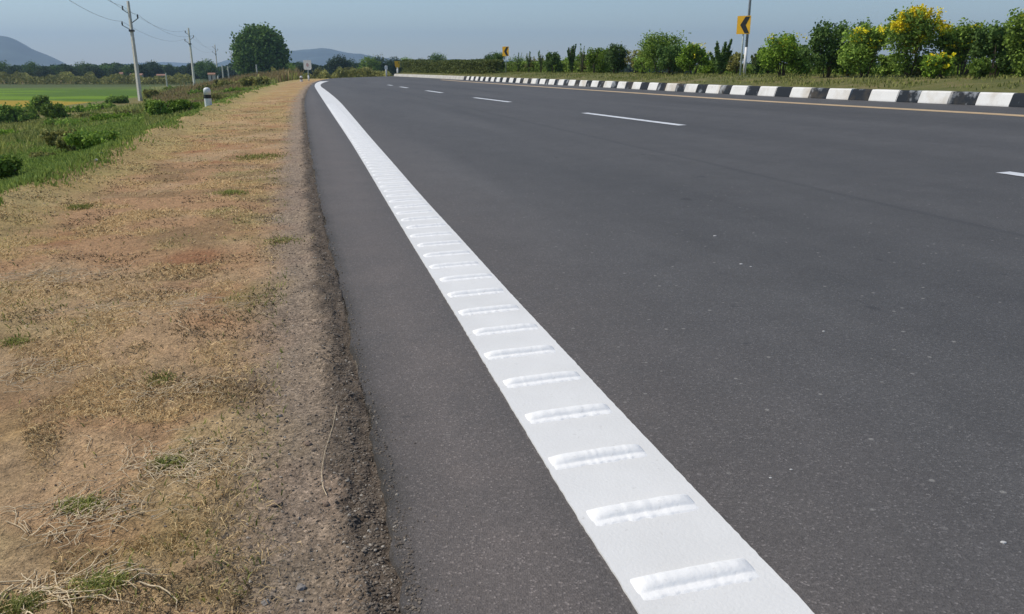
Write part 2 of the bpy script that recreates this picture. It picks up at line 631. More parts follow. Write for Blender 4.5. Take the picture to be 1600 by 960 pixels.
# ------------------------------------------------------------ ground sheet
th_f = np.arange(-52, 52.001, .16)
th = np.radians(np.concatenate([np.arange(-180, -52, 2.5), th_f, np.arange(54.5, 180, 2.5)]))
rr = [0.02, .3, .55, .75]
while rr[-1] < 3: rr.append(rr[-1] * 1.0055)
while rr[-1] < 120: rr.append(rr[-1] * 1.0085)
while rr[-1] < 5000: rr.append(rr[-1] * 1.05)
rr = np.array(rr)
TH, RR = np.meshgrid(th, rr)
GX = (np.sin(TH) * RR).ravel(); GY = (np.cos(TH) * RR).ravel()
GZ, GD, GS, GRIGHT = ground(GX, GY)
nr, nt_ = TH.shape
i, j = np.meshgrid(np.arange(nr - 1), np.arange(nt_), indexing='ij')
j2 = (j + 1) % nt_
F = np.stack([i * nt_ + j, i * nt_ + j2, (i + 1) * nt_ + j2, (i + 1) * nt_ + j], -1).reshape(-1, 4)


def lerp(a, b, t): return a * (1 - t[:, None]) + np.asarray(b) * t[:, None]


def zone_colour(x, y, d, s, right):
    r = np.hypot(x, y)
    n1 = fbm(x, y, 1.1, 5, 41); n2 = fbm(x, y, .35, 4, 43); n3 = fbm(x, y, 4., 4, 47); n4 = fbm(x, y, .12, 3, 49)
    c = np.tile(np.array([.425, .255, .135]), (len(x), 1))                      # dry soil
    c = lerp(c, (.335, .165, .082), sstep(.44, .58, n1) * .92)                   # redder earth
    c = lerp(c, (.50, .345, .15), sstep(.48, .64, n2) * .6)                   # straw litter
    c = lerp(c, (.30, .26, .11), sstep(.55, .70, fbm(x, y, .7, 4, 53)) * .6)   # greenish thatch
    c = lerp(c, (.27, .175, .09), sstep(.56, .68, fbm(x, y, .5, 5, 57)) * .75)
    c = lerp(c, (.50, .35, .20), sstep(.55, .70, fbm(x, y, .8, 4, 58)) * .6)
    far = sstep(6, 26, r)
    c = lerp(c, (.47, .335, .125), far * .42 * sstep(.35, .6, n1 * .5 + n3 * .5))
    # yellow-green stretch beside the gravel
    # grey grit next to the asphalt
    w = .36 + (n2 - .5) * .30 + (n1 - .5) * .15
    g = 1 - sstep(w - .16, w + .16, d)
    c = lerp(c, (.30, .235, .18), g * .85)
    g2 = 1 - sstep(.06, .15, d + (n4 - .5) * .10 + (n2 - .5) * .07)
    c = lerp(c, (.115, .092, .072), g2 * .9)
    # edge of the verge turns to thatch, then green slope
    dv = d + (n1 - .5) * .8 + (n2 - .5) * .3
    c = lerp(c, (.44, .355, .14), sstep(VERGE_W - .9, VERGE_W - .35, dv) * .6)
    grn = sstep(VERGE_W - .15, VERGE_W + .25, dv)
    gc = np.tile(np.array([.16, .215, .045]), (len(x), 1))
    gc = lerp(gc, (.16, .155, .05), sstep(.45, .62, n3))
    gc = lerp(gc, (.25, .19, .09), sstep(.56, .70, fbm(x, y, 3.3, 5, 59)) * .8)
    fw = sstep(VERGE_W + 3, VERGE_W + 7, d)
    gc = lerp(gc, (.17, .16, .055), fw * .5)
    # beyond the line of poles: brown dry grass
    br = sstep(22, 34, y) * (1 - sstep(14, 22, d)) * (d < 60)
    gc = lerp(gc, (.20, .165, .06), br * sstep(.3, .6, n3) * .85)
    c = lerp(c, gc, grn)
    # paddies on the plain
    brg = x / np.maximum(y, 1)
    pad = (brg < -.415 - .04 * fbm(x, y, 9, 2, 68)) & (y > 58) & (y < 150) & (d > 20)
    yy = y + (fbm(x, y, 25, 2, 61) - .5) * 5 + (brg + .6) * 25
    pc = np.tile(np.array([.15, .25, .015]), (len(x), 1))
    pc = lerp(pc, (.085, .155, .016), sstep(.45, .6, fbm(x * .25, y, 6, 3, 63)))
    pc = lerp(pc, (.36, .26, .03), 1 - sstep(73, 76, yy))
    pc = lerp(pc, (.20, .17, .06), 1 - sstep(61, 63, yy))
    pc = lerp(pc, (.11, .15, .035), sstep(118, 128, yy))
    c[pad] = pc[pad]
    farf = (r > 150)
    fc = np.tile(np.array([.085, .11, .035]), (len(x), 1))
    fc = lerp(fc, (.30, .22, .12), sstep(.5, .62, fbm(x, y, 60, 3, 67)))
    c[farf] = fc[farf]
    c[d < 0] = (.2, .17, .13)
    return c, np.clip(g * .9 + .12, 0, 1)


ZC, GG = zone_colour(GX, GY, GD, GS, GRIGHT)
me = mesh_np("ground", np.stack([GX, GY, GZ], 1), F, M['ground'], True,
             {"zone": ('FLOAT_COLOR', np.concatenate([ZC, np.ones((len(ZC), 1))], 1)), "gritty": ('FLOAT', GG)})
tag(link("ground", me), kind="structure")

# ------------------------------------------------------------ carriageway
ys = [-6.0, -4, -2, -.5]
while ys[-1] < KERB[-1, 1]: ys.append(ys[-1] + max(.012, .012 * abs(ys[-1])))
ys = np.array(ys)


def x_at(P, y):
    o = np.argsort(P[:, 1]); return np.interp(y, P[o, 1], P[o, 0])


xe = x_at(EDGE, ys) + (fbm(ys, ys * 0, .16, 4, 71) - .5) * .045 + (fbm(ys, ys * 0, .03, 2, 72) - .5) * .014
ymaxE = EDGE[-1, 1]
xl = P0[0] - (ys - P0[1]) * NRM[1] / NRM[0]
xl = np.maximum(xl, xe + .05)
xk = np.maximum(x_at(KERB, ys) + .05, xl + .1)
cols, rim, shd = [], [], []
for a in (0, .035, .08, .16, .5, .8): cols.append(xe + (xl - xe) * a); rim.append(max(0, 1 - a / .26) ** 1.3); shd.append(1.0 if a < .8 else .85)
cols.append(xl + .01); rim.append(0); shd.append(.55)
cols.append(xl + .34); rim.append(0); shd.append(.5)
for a in np.linspace(.06, 1, 14): cols.append(xl + .34 + (xk - xl - .34) * a); rim.append(0); shd.append(max(0, .3 - a * 3))
XX = np.stack(cols, 1); YY = np.repeat(ys[:, None], XX.shape[1], 1)
ZZ = zs(XX, YY)
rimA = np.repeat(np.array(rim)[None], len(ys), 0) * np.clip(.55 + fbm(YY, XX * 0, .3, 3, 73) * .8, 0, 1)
sh = np.repeat(np.array(shd)[None], len(ys), 0) * (.35 + .65 * np.exp(-np.abs(YY) / 12))
# skirt
sk = np.stack([xe - .012, ys, -np.full_like(ys, .06)], 1)
V = np.concatenate([sk[:, None], np.stack([XX, YY, ZZ], -1)], 1)
rimA = np.concatenate([np.ones((len(ys), 1)), rimA], 1); sh = np.concatenate([np.ones((len(ys), 1)), sh], 1)
nr, nc = V.shape[:2]
i, j = np.meshgrid(np.arange(nr - 1), np.arange(nc - 1), indexing='ij')
F = np.stack([i * nc + j, i * nc + j + 1, (i + 1) * nc + j + 1, (i + 1) * nc + j], -1).reshape(-1, 4)
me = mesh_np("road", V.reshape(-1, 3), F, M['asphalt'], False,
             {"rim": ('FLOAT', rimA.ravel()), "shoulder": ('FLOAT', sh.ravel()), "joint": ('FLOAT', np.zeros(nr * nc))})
tag(link("road", me), kind="structure")


def ribbon(name, PL, PR, z_up, mat, n, jit=0.0, s0=0, s1=1, thick=.0):
    t = s0 + (s1 - s0) * (np.linspace(0, 1, n) ** 2.2 if jit else np.linspace(0, 1, n))
    L = resample(PL, t * plen(PL)); Rr = resample(PR, t * plen(PR))
    if jit:
        k = fbm(L[:, 1] * 1.0, L[:, 1] * 0, .018, 3, 81) - .5; L = L - NRM[None] * (k * jit)[:, None]
        k = fbm(L[:, 1] * 1.0, L[:, 1] * 0 + 5, .018, 3, 82) - .5; Rr = Rr - NRM[None] * (k * jit)[:, None]
    vs = []
    for a, up in ((-.001, -.0), (0.0, 1), (.5, 1), (1.0, 1), (1.001, 0)):
        p = L * (1 - a) + Rr * a
        vs.append(np.column_stack([p, zs(p[:, 0], p[:, 1]) + (z_up if up else -.002)]))
    V = np.stack(vs, 1); nr, nc = V.shape[:2]
    i, j = np.meshgrid(np.arange(nr - 1), np.arange(nc - 1), indexing='ij')
    F = np.stack([i * nc + j, i * nc + j + 1, (i + 1) * nc + j + 1, (i + 1) * nc + j], -1).reshape(-1, 4)
    return link(name, mesh_np(name, V.reshape(-1, 3), F, mat))


# white edge line: re-time both sides by Y so that the ribbon does not twist
yl = np.concatenate([np.linspace(-6, .6, 12)[:-1], .6 * (min(LINE_L[-1, 1], LINE_R[-1, 1]) / .6) ** np.linspace(0, 1, 2600)])
dense = resample(LINE_L, np.linspace(0, plen(LINE_L), 6000)); denseR = resample(LINE_R, np.linspace(0, plen(LINE_R), 6000))
LL = np.stack([x_at(dense, yl), yl], 1)
tt = np.array([-NRM[1], NRM[0]])
w_line = .304
RRp = np.stack([x_at(denseR, yl - .08), yl - .08], 1)
edge_line = ribbon("edge_line", LL, RRp, .005, M['line'], 2800, .0045)
tag(edge_line, kind="structure")

# raised bars
c0 = at(1095, 908)
uc = float(u_of(c0[0], c0[1])); sc_ = c0[:2] @ tt


def make_bar(k):
    L, Wd = .262, .088
    nx, ny = 64, 34
    a = np.linspace(-1, 1, nx); b = np.linspace(-1, 1, ny)
    A, B = np.meshgrid(a, b, indexing='ij')
    ed = (vn(A * 9 + k * 13.1, B * 0 + k, 91) - .5) * .16
    cr = np.clip(1 - np.abs((B - .32) / .60) ** 2.4, 0, 1) ** .8
    lipn = (vn(A * 13 + k * 5.7, B * 0 + k, 94) - .5)
    lip = np.clip((B + .80 + lipn * .09) / .16, 0, 1) * np.clip((.98 - B) / .1, 0, 1) * (.24 + lipn * .10)
    prof = np.maximum(cr * (.93 + .1 * lipn), lip) * np.clip(1 - np.abs(A) ** 7, 0, 1) ** .8
    z = prof * (.0155 + (k % 5) * .0004 + (vn(A * 6 + k * 7.7, B * 1.2 + k, 92) - .5) * .0018) - .001
    drip = (vn(A * 16 + k * 3.3, B * 0, 93) - .5) * .006 * np.clip(-B, 0, 1)
    X = A * L / 2; Y = B * Wd / 2 + drip
    i, j = np.meshgrid(np.arange(nx - 1), np.arange(ny - 1), indexing='ij')
    F = np.stack([i * ny + j, (i + 1) * ny + j, (i + 1) * ny + j + 1, i * ny + j + 1], -1).reshape(-1, 4)
    return mesh_np("raised_bar", np.stack([X, Y, z], -1).reshape(-1, 3), F, M['bar'], True)


bar_meshes = [make_bar(k) for k in range(16)]
SP = .2775
for k in range(-2, 84):
    s = sc_ + k * SP
    y = P0[1] + 0
    base = P0 + tt * (s - P0 @ tt)
    lx = x_at(dense, base[1] + 0); uu = (lx - P0[0]) * NRM[0] + (base[1] - P0[1]) * NRM[1]
    c = base + NRM * (uu + .150 + .006 * math.sin(k * 2.3)) + tt * .006 * math.sin(k * 5.1)
    o = link("raised_bar", bar_meshes[(k * 7) % 16], edge_line, (c[0], c[1], float(zs(c[0], c[1])) + .005), math.atan2(NRM[1], NRM[0]) * 0 + R(-14.4) * -1 * -1)
    o.rotation_euler = (0, -math.atan(BANK), math.atan2(-tt[0], tt[1]))

# lane dashes
def dash(name, pts4):
    P = [at(*p) for p in pts4]
    a, b = P[0][:2], P[1][:2]
    d = (b - a) / np.linalg.norm(b - a); n = np.array([d[1], -d[0]])
    if a[1] < 9: b = a + d * 3.9
    w = .075
    t = np.linspace(0, 1, 40)
    c = a[None] * (1 - t[:, None]) + b[None] * t[:, None]
    j = (rng.random((40, 2)) - .5) * .012
    V = []
    for s_, q in ((-1, 0), (1, 1)):
        p = c + n[None] * (s_ * w + j[:, q])[:, None]
        V.append(np.column_stack([p, zs(p[:, 0], p[:, 1]) + .005]))
    V = np.stack(V, 1).reshape(-1, 3)
    i = np.arange(39)
    F = np.stack([i * 2, i * 2 + 1, i * 2 + 3, i * 2 + 2], -1)
    o = link(name, mesh_np(name, V, F, M['dash']))
    tag(o, kind="structure")
    return a, b


DSH = [((1567, 270), (1640, 280)), ((913, 177), (1066, 196.5)), ((741, 153), (797, 160)), ((666, 142), (691, 145.5)), ((625, 136), (637, 137.8)), ((606, 133), (613, 134))]
for a, b in DSH: dash("lane_dash", (a, b))
# the next dash towards the camera continues to the right of the frame
yel = ribbon("median_edge_line", offset_poly(YEL, -.13), offset_poly(YEL, .10), .005, M['yline'], 300)
tag(yel, kind="structure")

# ------------------------------------------------------------ median
KD = resample(KERB, np.linspace(0, plen(KERB), 400))


def strip_from_kerb(name, offs, zf, mat, kind="structure", end_cap=True):
    vs = []
    for o in offs:
        p = offset_poly(KD, o)
        kz = np.minimum(zs(KD[:, 0], KD[:, 1]), .5)
        vs.append(np.column_stack([p, zf(o, p, kz)]))
    V = np.stack(vs, 1); nr, nc = V.shape[:2]
    i, j = np.meshgrid(np.arange(nr - 1), np.arange(nc - 1), indexing='ij')
    F = np.stack([i * nc + j, i * nc + j + 1, (i + 1) * nc + j + 1, (i + 1) * nc + j], -1).reshape(-1, 4)
    o = link(name, mesh_np(name, V.reshape(-1, 3), F, mat, True))
    tag(o, kind=kind)
    return o


KH = .235
MED_W = 7.0


def med_z(o, p=None, kz=.35):
    m = .27 * math.sin(math.pi * min(1, max(0, (o - .1) / (MED_W - .1)))) ** .7
    n = 0
    if p is not None: n = (fbm(p[:, 0], p[:, 1], .8, 3, 101) - .5) * .06
    return kz + KH - .02 + m + n


strip_from_kerb("median", [.14, .35, .6, 1, 1.5, 2, 2.5, 3, 3.5, 4, 4.5, 5, 5.6, 6.2, 6.6, 6.98], med_z, M['turf'])
strip_from_kerb("opposite_road", list(np.linspace(7.3, 17, 8)), lambda o, p, kz: kz * 0 + .42, M['asphalt'])


def kerb_stone(P, name, mat, parent, s0, s1, front=0.0):
    """battered kerb between two positions along the kerb line"""
    n = 3
    c = resample(P, np.linspace(s0, s1, n))
    t = np.gradient(c, axis=0); t /= np.linalg.norm(t, axis=1)[:, None]
    nn = np.stack([t[:, 1], -t[:, 0]], 1)
    prof = [(0, -.15), (.0, .02), (.06, KH - .03), (.085, KH), (.22, KH + .004), (.22, -.15)]
    V = []
    for q in range(n):
        for o, z in prof:
            p = c[q] + nn[q] * o
            V.append((p[0], p[1], float(min(zs(*c[q]), .5)) + z))
    m = len(prof); F = []
    for q in range(n - 1):
        for k in range(m - 1):
            F.append((q * m + k, q * m + k + 1, (q + 1) * m + k + 1, (q + 1) * m + k))
    me = bpy.data.meshes.new(name)
    F += [tuple(range(m))[::-1], tuple((n - 1) * m + k for k in range(m))]
    me.from_pydata(V, [], F)
    import bmesh
    bm = bmesh.new(); bm.from_mesh(me); bmesh.ops.recalc_face_normals(bm, faces=bm.faces); bm.to_mesh(me); bm.free()
    me.materials.append(mat)
    return link(name, me, parent)


kroot = empty("median_kerb", (0, 0, 0))
tag(kroot, "battered concrete kerb painted in black and white blocks along the planted median", "kerb", kind=None)
s_first, _ = dist_poly(np.array([at(1519, 165)[0]]), np.array([at(1519, 165)[1]]), KERB)
_, sA = dist_poly(*[np.array([v]) for v in at(1519, 165)[:2]], KERB)
_, sB = dist_poly(*[np.array([v]) for v in at(1064, 144)[:2]], KERB)
_, sC = dist_poly(*[np.array([v]) for v in at(722, 125)[:2]], KERB)
period = float(sB[0] - sA[0]) / 8.0
s = float(sA[0]) - 4 * period
seq = 0
while s < float(sC[0]):
    wfrac = .56 + (random.Random(seq).random() - .5) * .1
    a, b = s, s + period * wfrac
    # sequence going away: left edge of white at s+..., so white spans [s - w, s]
    kerb_stone(KERB, "white_block", M['kwhite'], kroot, s - period * wfrac, s - .012)
    kerb_stone(KERB, "black_block", M['kblack'], kroot, s, s + period * (1 - wfrac) - .0)
    s += period; seq += 1
kp = kerb_stone(KERB, "pale_stretch", M['kpale'], kroot, s - period * .6 + .3, plen(KERB) - .1)
kp["label"] = "weathered far stretch of the kerb without black blocks"
# kerb of the other side
k2 = offset_poly(KD, MED_W + .22)
kr = empty("median_kerb", (0, 0, 0)); tag(kr, "low plain kerb on the far side of the planted median", "kerb")
vs = []
for o, z in ((7.22, .35), (7.20, .60), (6.99, .60), (6.98, .3)):
    p = offset_poly(KD, o); vs.append(np.column_stack([p, np.full(len(p), z)]))
V = np.stack(vs, 1); nr, nc = V.shape[:2]
i, j = np.meshgrid(np.arange(nr - 1), np.arange(nc - 1), indexing='ij')
F = np.stack([i * nc + j, i * nc + j + 1, (i + 1) * nc + j + 1, (i + 1) * nc + j], -1).reshape(-1, 4)
link("kerb_run", mesh_np("kerb_run", V.reshape(-1, 3), F, M['kpale']), kr)


# ------------------------------------------------------------ foliage
def leaf_quads(C, size, seed, tint=None, up=.25, elong=1.6):
    r = np.random.default_rng(seed); n = len(C)
    a = r.normal(size=(n, 3)); a[:, 2] += up; a /= np.linalg.norm(a, axis=1)[:, None]
    b = np.cross(a, r.normal(size=(n, 3))); b /= np.linalg.norm(b, axis=1)[:, None]
    sz = size * (.65 + .7 * r.random((n, 1)))
    V = np.stack([C - a * sz * elong / 2, C + b * sz / 2, C + a * sz * elong / 2, C - b * sz / 2], 1)
    F = np.arange(n * 4).reshape(n, 4)
    if tint is None: tint = r.random(n)
    return V.reshape(-1, 3), F, np.repeat(tint, 4)


def crown_pts(w, h, z0, lobes, n, seed, spiky=0.0, lobe_r=.34, sig=.028, round_=False, face=None):
    r = np.random.default_rng(seed)
    sc = np.array([w / 2, w / 2, h / 2])
    cs = []
    for k in range(lobes):
        q = r.normal(size=3); q /= np.linalg.norm(q)
        q *= r.uniform(.45, .78)
        if not round_ and q[2] < 0: q[:2] *= .95
        rad = lobe_r * (.75 + .5 * r.random())
        cs.append((q, rad))
    nsp = max(30, n // 20)
    P = []; T = []
    for k in range(nsp):
        if round_ and r.random() < .5: c, rad = np.zeros(3), .93
        else: c, rad = cs[r.integers(len(cs))]
        d = r.normal(size=3); d /= np.linalg.norm(d)
        P.append((c + d * rad * (.6 + .45 * r.random() ** .6)) * sc); T.append(r.random())
    if spiky:
        for k in range(int(6 + 8 * spiky)):
            a = r.random() * 6.28; q = r.random() ** .5 * w * .42
            hh = h * .5 * (.85 + .30 * r.random() * spiky); t0 = r.random()
            for e in range(max(2, nsp // 60)):
                P.append(np.array([math.cos(a) * q, math.sin(a) * q, hh * (.55 + .45 * r.random())])); T.append(t0)
    P = np.array(P); T = np.array(T)
    idx = r.integers(len(P), size=n)
    C = P[idx] + r.normal(size=(n, 3)) * sig * (w + h)
    C[:, 2] += z0 + h / 2
    k = C[:, 2] > 0.03
    t = np.clip(T[idx] * .65 + r.random(n) * .45 - .05, 0, 1)
    return C[k], t[k]


def crown(name, mat, w, h, z0, lobes, n, leaf, seed, parent, **kw):
    C, t = crown_pts(w, h, z0, lobes, n, seed, **kw)
    V, F, T = leaf_quads(C, leaf, seed + 1, t)
    return link(name, mesh_np(name, V, F, mat, False, {"tint": ('FLOAT', T)}), parent)


def stems(name, w, h, seed, parent, n=6, r0=.03, z0=0, single=False, mat=None):
    r = random.Random(seed); mb = MB()
    if single:
        lean = (r.uniform(-.05, .05) * h, r.uniform(-.05, .05) * h)
        mb.tube([(0, 0, -.15), (lean[0] * .5, lean[1] * .5, h * .3), (lean[0], lean[1], h * .62)], [r0, r0 * .8, r0 * .45], 7)
        for k in range(n):
            a = r.random() * 6.28; q = r.uniform(.25, .42) * w; zb = h * r.uniform(.22, .5)
            mb.tube([(lean[0] * .6, lean[1] * .6, zb), (math.cos(a) * q * .6, math.sin(a) * q * .6, zb + h * .15), (math.cos(a) * q, math.sin(a) * q, zb + h * r.uniform(.2, .38))], [r0 * .5, r0 * .32, r0 * .12], 5)
    else:
        for k in range(n):
            a = r.random() * 6.28; q = r.uniform(.1, .42) * w; hh = h * r.uniform(.6, .9)
            mb.tube([(math.cos(a) * .04, math.sin(a) * .04, -.1), (math.cos(a) * q * .5, math.sin(a) * q * .5, hh * .5), (math.cos(a) * q, math.sin(a) * q, hh)], [r0, r0 * .6, r0 * .25], 5)
    return mb.build(name, mat or M['bark'], parent, smooth=True)


SHRUB_N = 6500


def shrub(kind, loc, w, h, seed, label, cat="shrub", group=None, name="shrub", flowers=0, n=None, leaf=None):
    root = empty(name, loc, (seed * 1.7) % 6.28)
    tag(root, label, cat, group)
    mat = M[{'mid': 'leaf_mid', 'bright': 'leaf_bright', 'dark': 'leaf_dark', 'olive': 'leaf_olive', 'wispy': 'leaf_dark'}[kind]]
    n = n or SHRUB_N; leaf = leaf or .050
    if kind == 'wispy':
        stems("stem", w, h, seed, root, 7, .014)
        r = np.random.default_rng(seed); C = []
        for k in range(9):
            a = r.random() * 6.28; q = r.uniform(.05, .45) * w; hh = h * r.uniform(.55, 1.0)
            m = n // 16
            t = r.random(m) ** .8
            base = np.stack([math.cos(a) * q * t, math.sin(a) * q * t, .12 * h + t * (hh - .12 * h)], 1)
            C.append(base + r.normal(size=(m, 3)) * .045 * (1.3 - t[:, None]) * w)
        C = np.concatenate(C)
        V, F, T = leaf_quads(C, leaf, seed)
        link("foliage", mesh_np("foliage", V, F, mat, False, {"tint": ('FLOAT', T)}), root)
    else:
        stems("stem", w, h, seed, root, 6, .022)
        crown("foliage", mat, w, h * .93, h * .05, 9, n, leaf, seed, root, spiky=.8 if kind != 'bright' else .4)
    if flowers:
        C, t = crown_pts(w * 1.02, h * .66, h * .38, 8, max(160, flowers * 2), seed + 5, spiky=.6, sig=.016)
        r = np.random.default_rng(seed + 6)
        keep = r.random(len(C)) < 1
        V, F, T = leaf_quads(C[keep], leaf * .95, seed + 7, elong=1.0)
        tag(link("flowers", mesh_np("flowers", V, F, M['flower'], False, {"tint": ('FLOAT', T)}), root), kind="stuff")
    return root


def median_pt(px, off):
    """point on the median at `off` metres behind the kerb, along the bearing of a pixel column"""
    rx, _ = ray(px, 115)
    P = offset_poly(KD, off)
    f = P[:, 0] - rx * P[:, 1]
    k = np.where((f[:-1] > 0) & (f[1:] <= 0))[0]
    k = k[0] if len(k) else len(P) - 2
    t = f[k] / (f[k] - f[k + 1] + 1e-12); t = min(max(t, 0), 1)
    p = P[k] * (1 - t) + P[k + 1] * t
    q = KD[k] * (1 - t) + KD[k + 1] * t
    return p[0], p[1], med_z(off, None, float(min(zs(*q), .5))) - .02


def h_to(px, py, Y, zb):
    return CAM_H + ray(px, py)[1] * Y - zb


def place_shrub(px, top, wpx, off, kind, label, **kw):
    x, y, z = median_pt(px, off)
    w = wpx * y / FPX * 1.08
    h = h_to(px, top + 1.5, y, z)
    return shrub(kind, (x, y, z), w, max(h, .4), int(px * 7 + top), label, **kw)


MEDG = None
place_shrub(1604, 16, 74, 2.9, 'mid', "tall loose green shrub cut by the right edge of the picture", flowers=60)
place_shrub(1552, 42, 66, 3.6, 'dark', "dark green ragged shrub just left of the tall one at the right edge")
place_shrub(1500, 38, 80, 3.9, 'mid', "wide green shrub with dark upright sprigs, right of the yellow flowering one", flowers=24)
place_shrub(1528, 92, 30, 2.3, 'mid', "knee-high round shrub near the kerb, below the dark ragged shrub", n=1500)
place_shrub(1418, 16, 80, 2.9, 'mid', "tallest shrub of the median, topped with masses of yellow flowers", flowers=2600, name="flowering_shrub", n=4600)
place_shrub(1352, 40, 74, 2.6, 'mid', "green shrub dotted with yellow flowers, left of the tallest flowering shrub", flowers=200, name="flowering_shrub")
place_shrub(1291, 38, 72, 2.4, 'dark', "dense dark green shrub between the round bright one and the yellow dotted one", n=6000)
place_shrub(1223, 53, 72, 2.5, 'bright', "rounded bright green shrub right of the chevron sign", flowers=16, n=9500)
place_shrub(1464, 84, 46, 2.3, 'bright', "low yellow-green shrub right of the foot of the tallest flowering shrub", flowers=110, n=2200)
place_shrub(1180, 74, 30, 3.8, 'wispy', "thin dark sapling right behind the chevron sign post")
place_shrub(1126, 54, 44, 3.0, 'wispy', "spindly dark sapling with bare spire left of the chevron sign")
place_shrub(1148, 84, 34, 4.2, 'olive', "small dull olive shrub behind the chevron sign post", n=1800)
place_shrub(1082, 68, 46, 2.7, 'bright', "yellow-green airy shrub between the wide dark one and the spindly sapling", flowers=40)
place_shrub(1030, 55, 70, 2.8, 'mid', "wide full green shrub in the middle of the median row", n=6000)
place_shrub(1046, 72, 40, 2.5, 'dark', "dark shrub against the right side of the wide full green one")
place_shrub(994, 78, 34, 3.4, 'olive', "small olive shrub left of the wide full green one", n=2400)
place_shrub(962, 68, 34, 2.7, 'dark', "narrow dark green shrub with twin tips left of the wide full one", n=4600)
place_shrub(935, 74, 34, 3.0, 'bright', "pale green shrub against the left side of the narrow dark one")
place_shrub(893, 64, 18, 3.4, 'wispy', "thin dark sapling rising above the hedge, right of the cone-shaped shrub")
place_shrub(866, 80, 26, 2.6, 'dark', "cone-shaped dark green shrub halfway between the two chevron signs", n=3600)
place_shrub(774, 83, 28, 2.6, 'dark', "rounded dark green shrub just left of the small chevron sign", n=5200)
place_shrub(764, 86, 14, 3.6, 'dark', "narrow dark shrub on the left shoulder of the rounded one by the small chevron sign", n=1800)
r_ = random.Random(5)
ordw = ["first", "second", "third", "fourth", "fifth", "sixth", "seventh", "eighth", "ninth", "tenth", "eleventh", "twelfth", "thirteenth", "fourteenth", "fifteenth", "sixteenth"]
for k, (px, top, wpx) in enumerate([(812, 89, 36), (838, 90, 34), (884, 88, 38), (908, 86, 34), (918, 82, 26), (948, 84, 30), (1005, 88, 34), (1064, 88, 34), (1112, 92, 36), (1196, 92, 26), (1258, 88, 24), (1322, 90, 26), (1384, 86, 30), (1440, 90, 34), (1575, 88, 40)]):
    place_shrub(px, top, wpx, 3.3 + r_.random() * 1.2, ['mid', 'olive', 'bright'][k % 3], f"low filler shrub of the median, {ordw[k]} to the right of the small chevron sign", group="low shrubs filling the median row", n=1800)
for k, (px, top) in enumerate([(810, 80), (826, 77), (845, 76), (856, 82), (909, 66), (928, 70)]):
    place_shrub(px, top, 12, 3.6, 'wispy', f"thin sapling sticking out of the hedge, {ordw[k]} right of the small chevron sign", group="saplings sticking out of the hedge", name="sapling", cat="sapling", n=900)


def median_grass(n, seed):
    r = np.random.default_rng(seed)
    t = r.random(n) ** .6; s_ = (1 - t) * plen(KERB) * .9; o = r.uniform(.3, 6.3, n)
    c = resample(KERB, s_); c2 = resample(KERB, s_ + .1); tt_ = (c2 - c) / .1
    P = c + np.stack([tt_[:, 1], -tt_[:, 0]], 1) * o[:, None]
    z = np.array([med_z(a, None, float(min(zs(b[0], b[1]), .5))) for a, b in zip(o, c)]) - .02
    k = r.random(n) < np.clip(fbm(P[:, 0], P[:, 1], 1.2, 4, 7) * 3 - .9, .05, 1)
    return P[k, 0], P[k, 1], z[k]


# long hedges on the far median
def hedge(px0, px1, top, off0, off1, label, seed, mat='hedge', n=16000):
    r = np.random.default_rng(seed)
    a = np.array(median_pt(px0, off0)); b = np.array(median_pt(px1, off1))
    root = empty("hedge", tuple((a + b) / 2)); tag(root, label, "hedge")
    L = np.linalg.norm(b - a); t = r.random(n)
    P = a[None] * (1 - t[:, None]) + b[None] * t[:, None]
    topz = CAM_H + np.array([ray((px0 + px1) / 2, top)[1] * y for y in P[:, 1]])
    hh = (topz - P[:, 2]) * (1 + (fbm(t * L, t * 0, .8, 3, seed) - .5) * .35)
    q = r.random(n)
    z = P[:, 2] + np.maximum(hh, .3) * np.where(r.random(n) < .4, 1 - q ** 3 * .2, q)
    C = np.column_stack([P[:, 0] + r.normal(size=n) * .3, P[:, 1] + r.normal(size=n) * .35, z]) - (a + b) / 2
    tn = np.clip(fbm(t * L, z * 3, .6, 3, seed + 2) * 1.1 - .1 + r.random(n) * .3 - .1, 0, 1)
    V, F, T = leaf_quads(C, .085, seed, tn)
    link("foliage", mesh_np("foliage", V, F, M[mat], False, {"tint": ('FLOAT', T)}), root)
    for k in range(14):
        mb = MB()
        p = a * (1 - k / 13) + b * k / 13 - (a + b) / 2
        mb.tube([(p[0], p[1], p[2] - .1), (p[0] + .05, p[1], p[2] + .5)], [.03, .015], 5)
        mb.build("stem", M['bark'], root)
    return root


hedge(634, 772, 95.5, 1.3, 1.6, "long olive green hedge left of the small chevron sign, above the far pale kerb", 301, n=34000)
hedge(790, 945, 98, 4.4, 4.4, "long green hedge behind the saplings right of the small chevron sign", 302, 'leaf_mid', 24000)
hedge(1100, 1600, 104, 6.3, 6.3, "low green hedge at the back of the median behind the flowering shrubs", 303, 'leaf_mid', 30000)


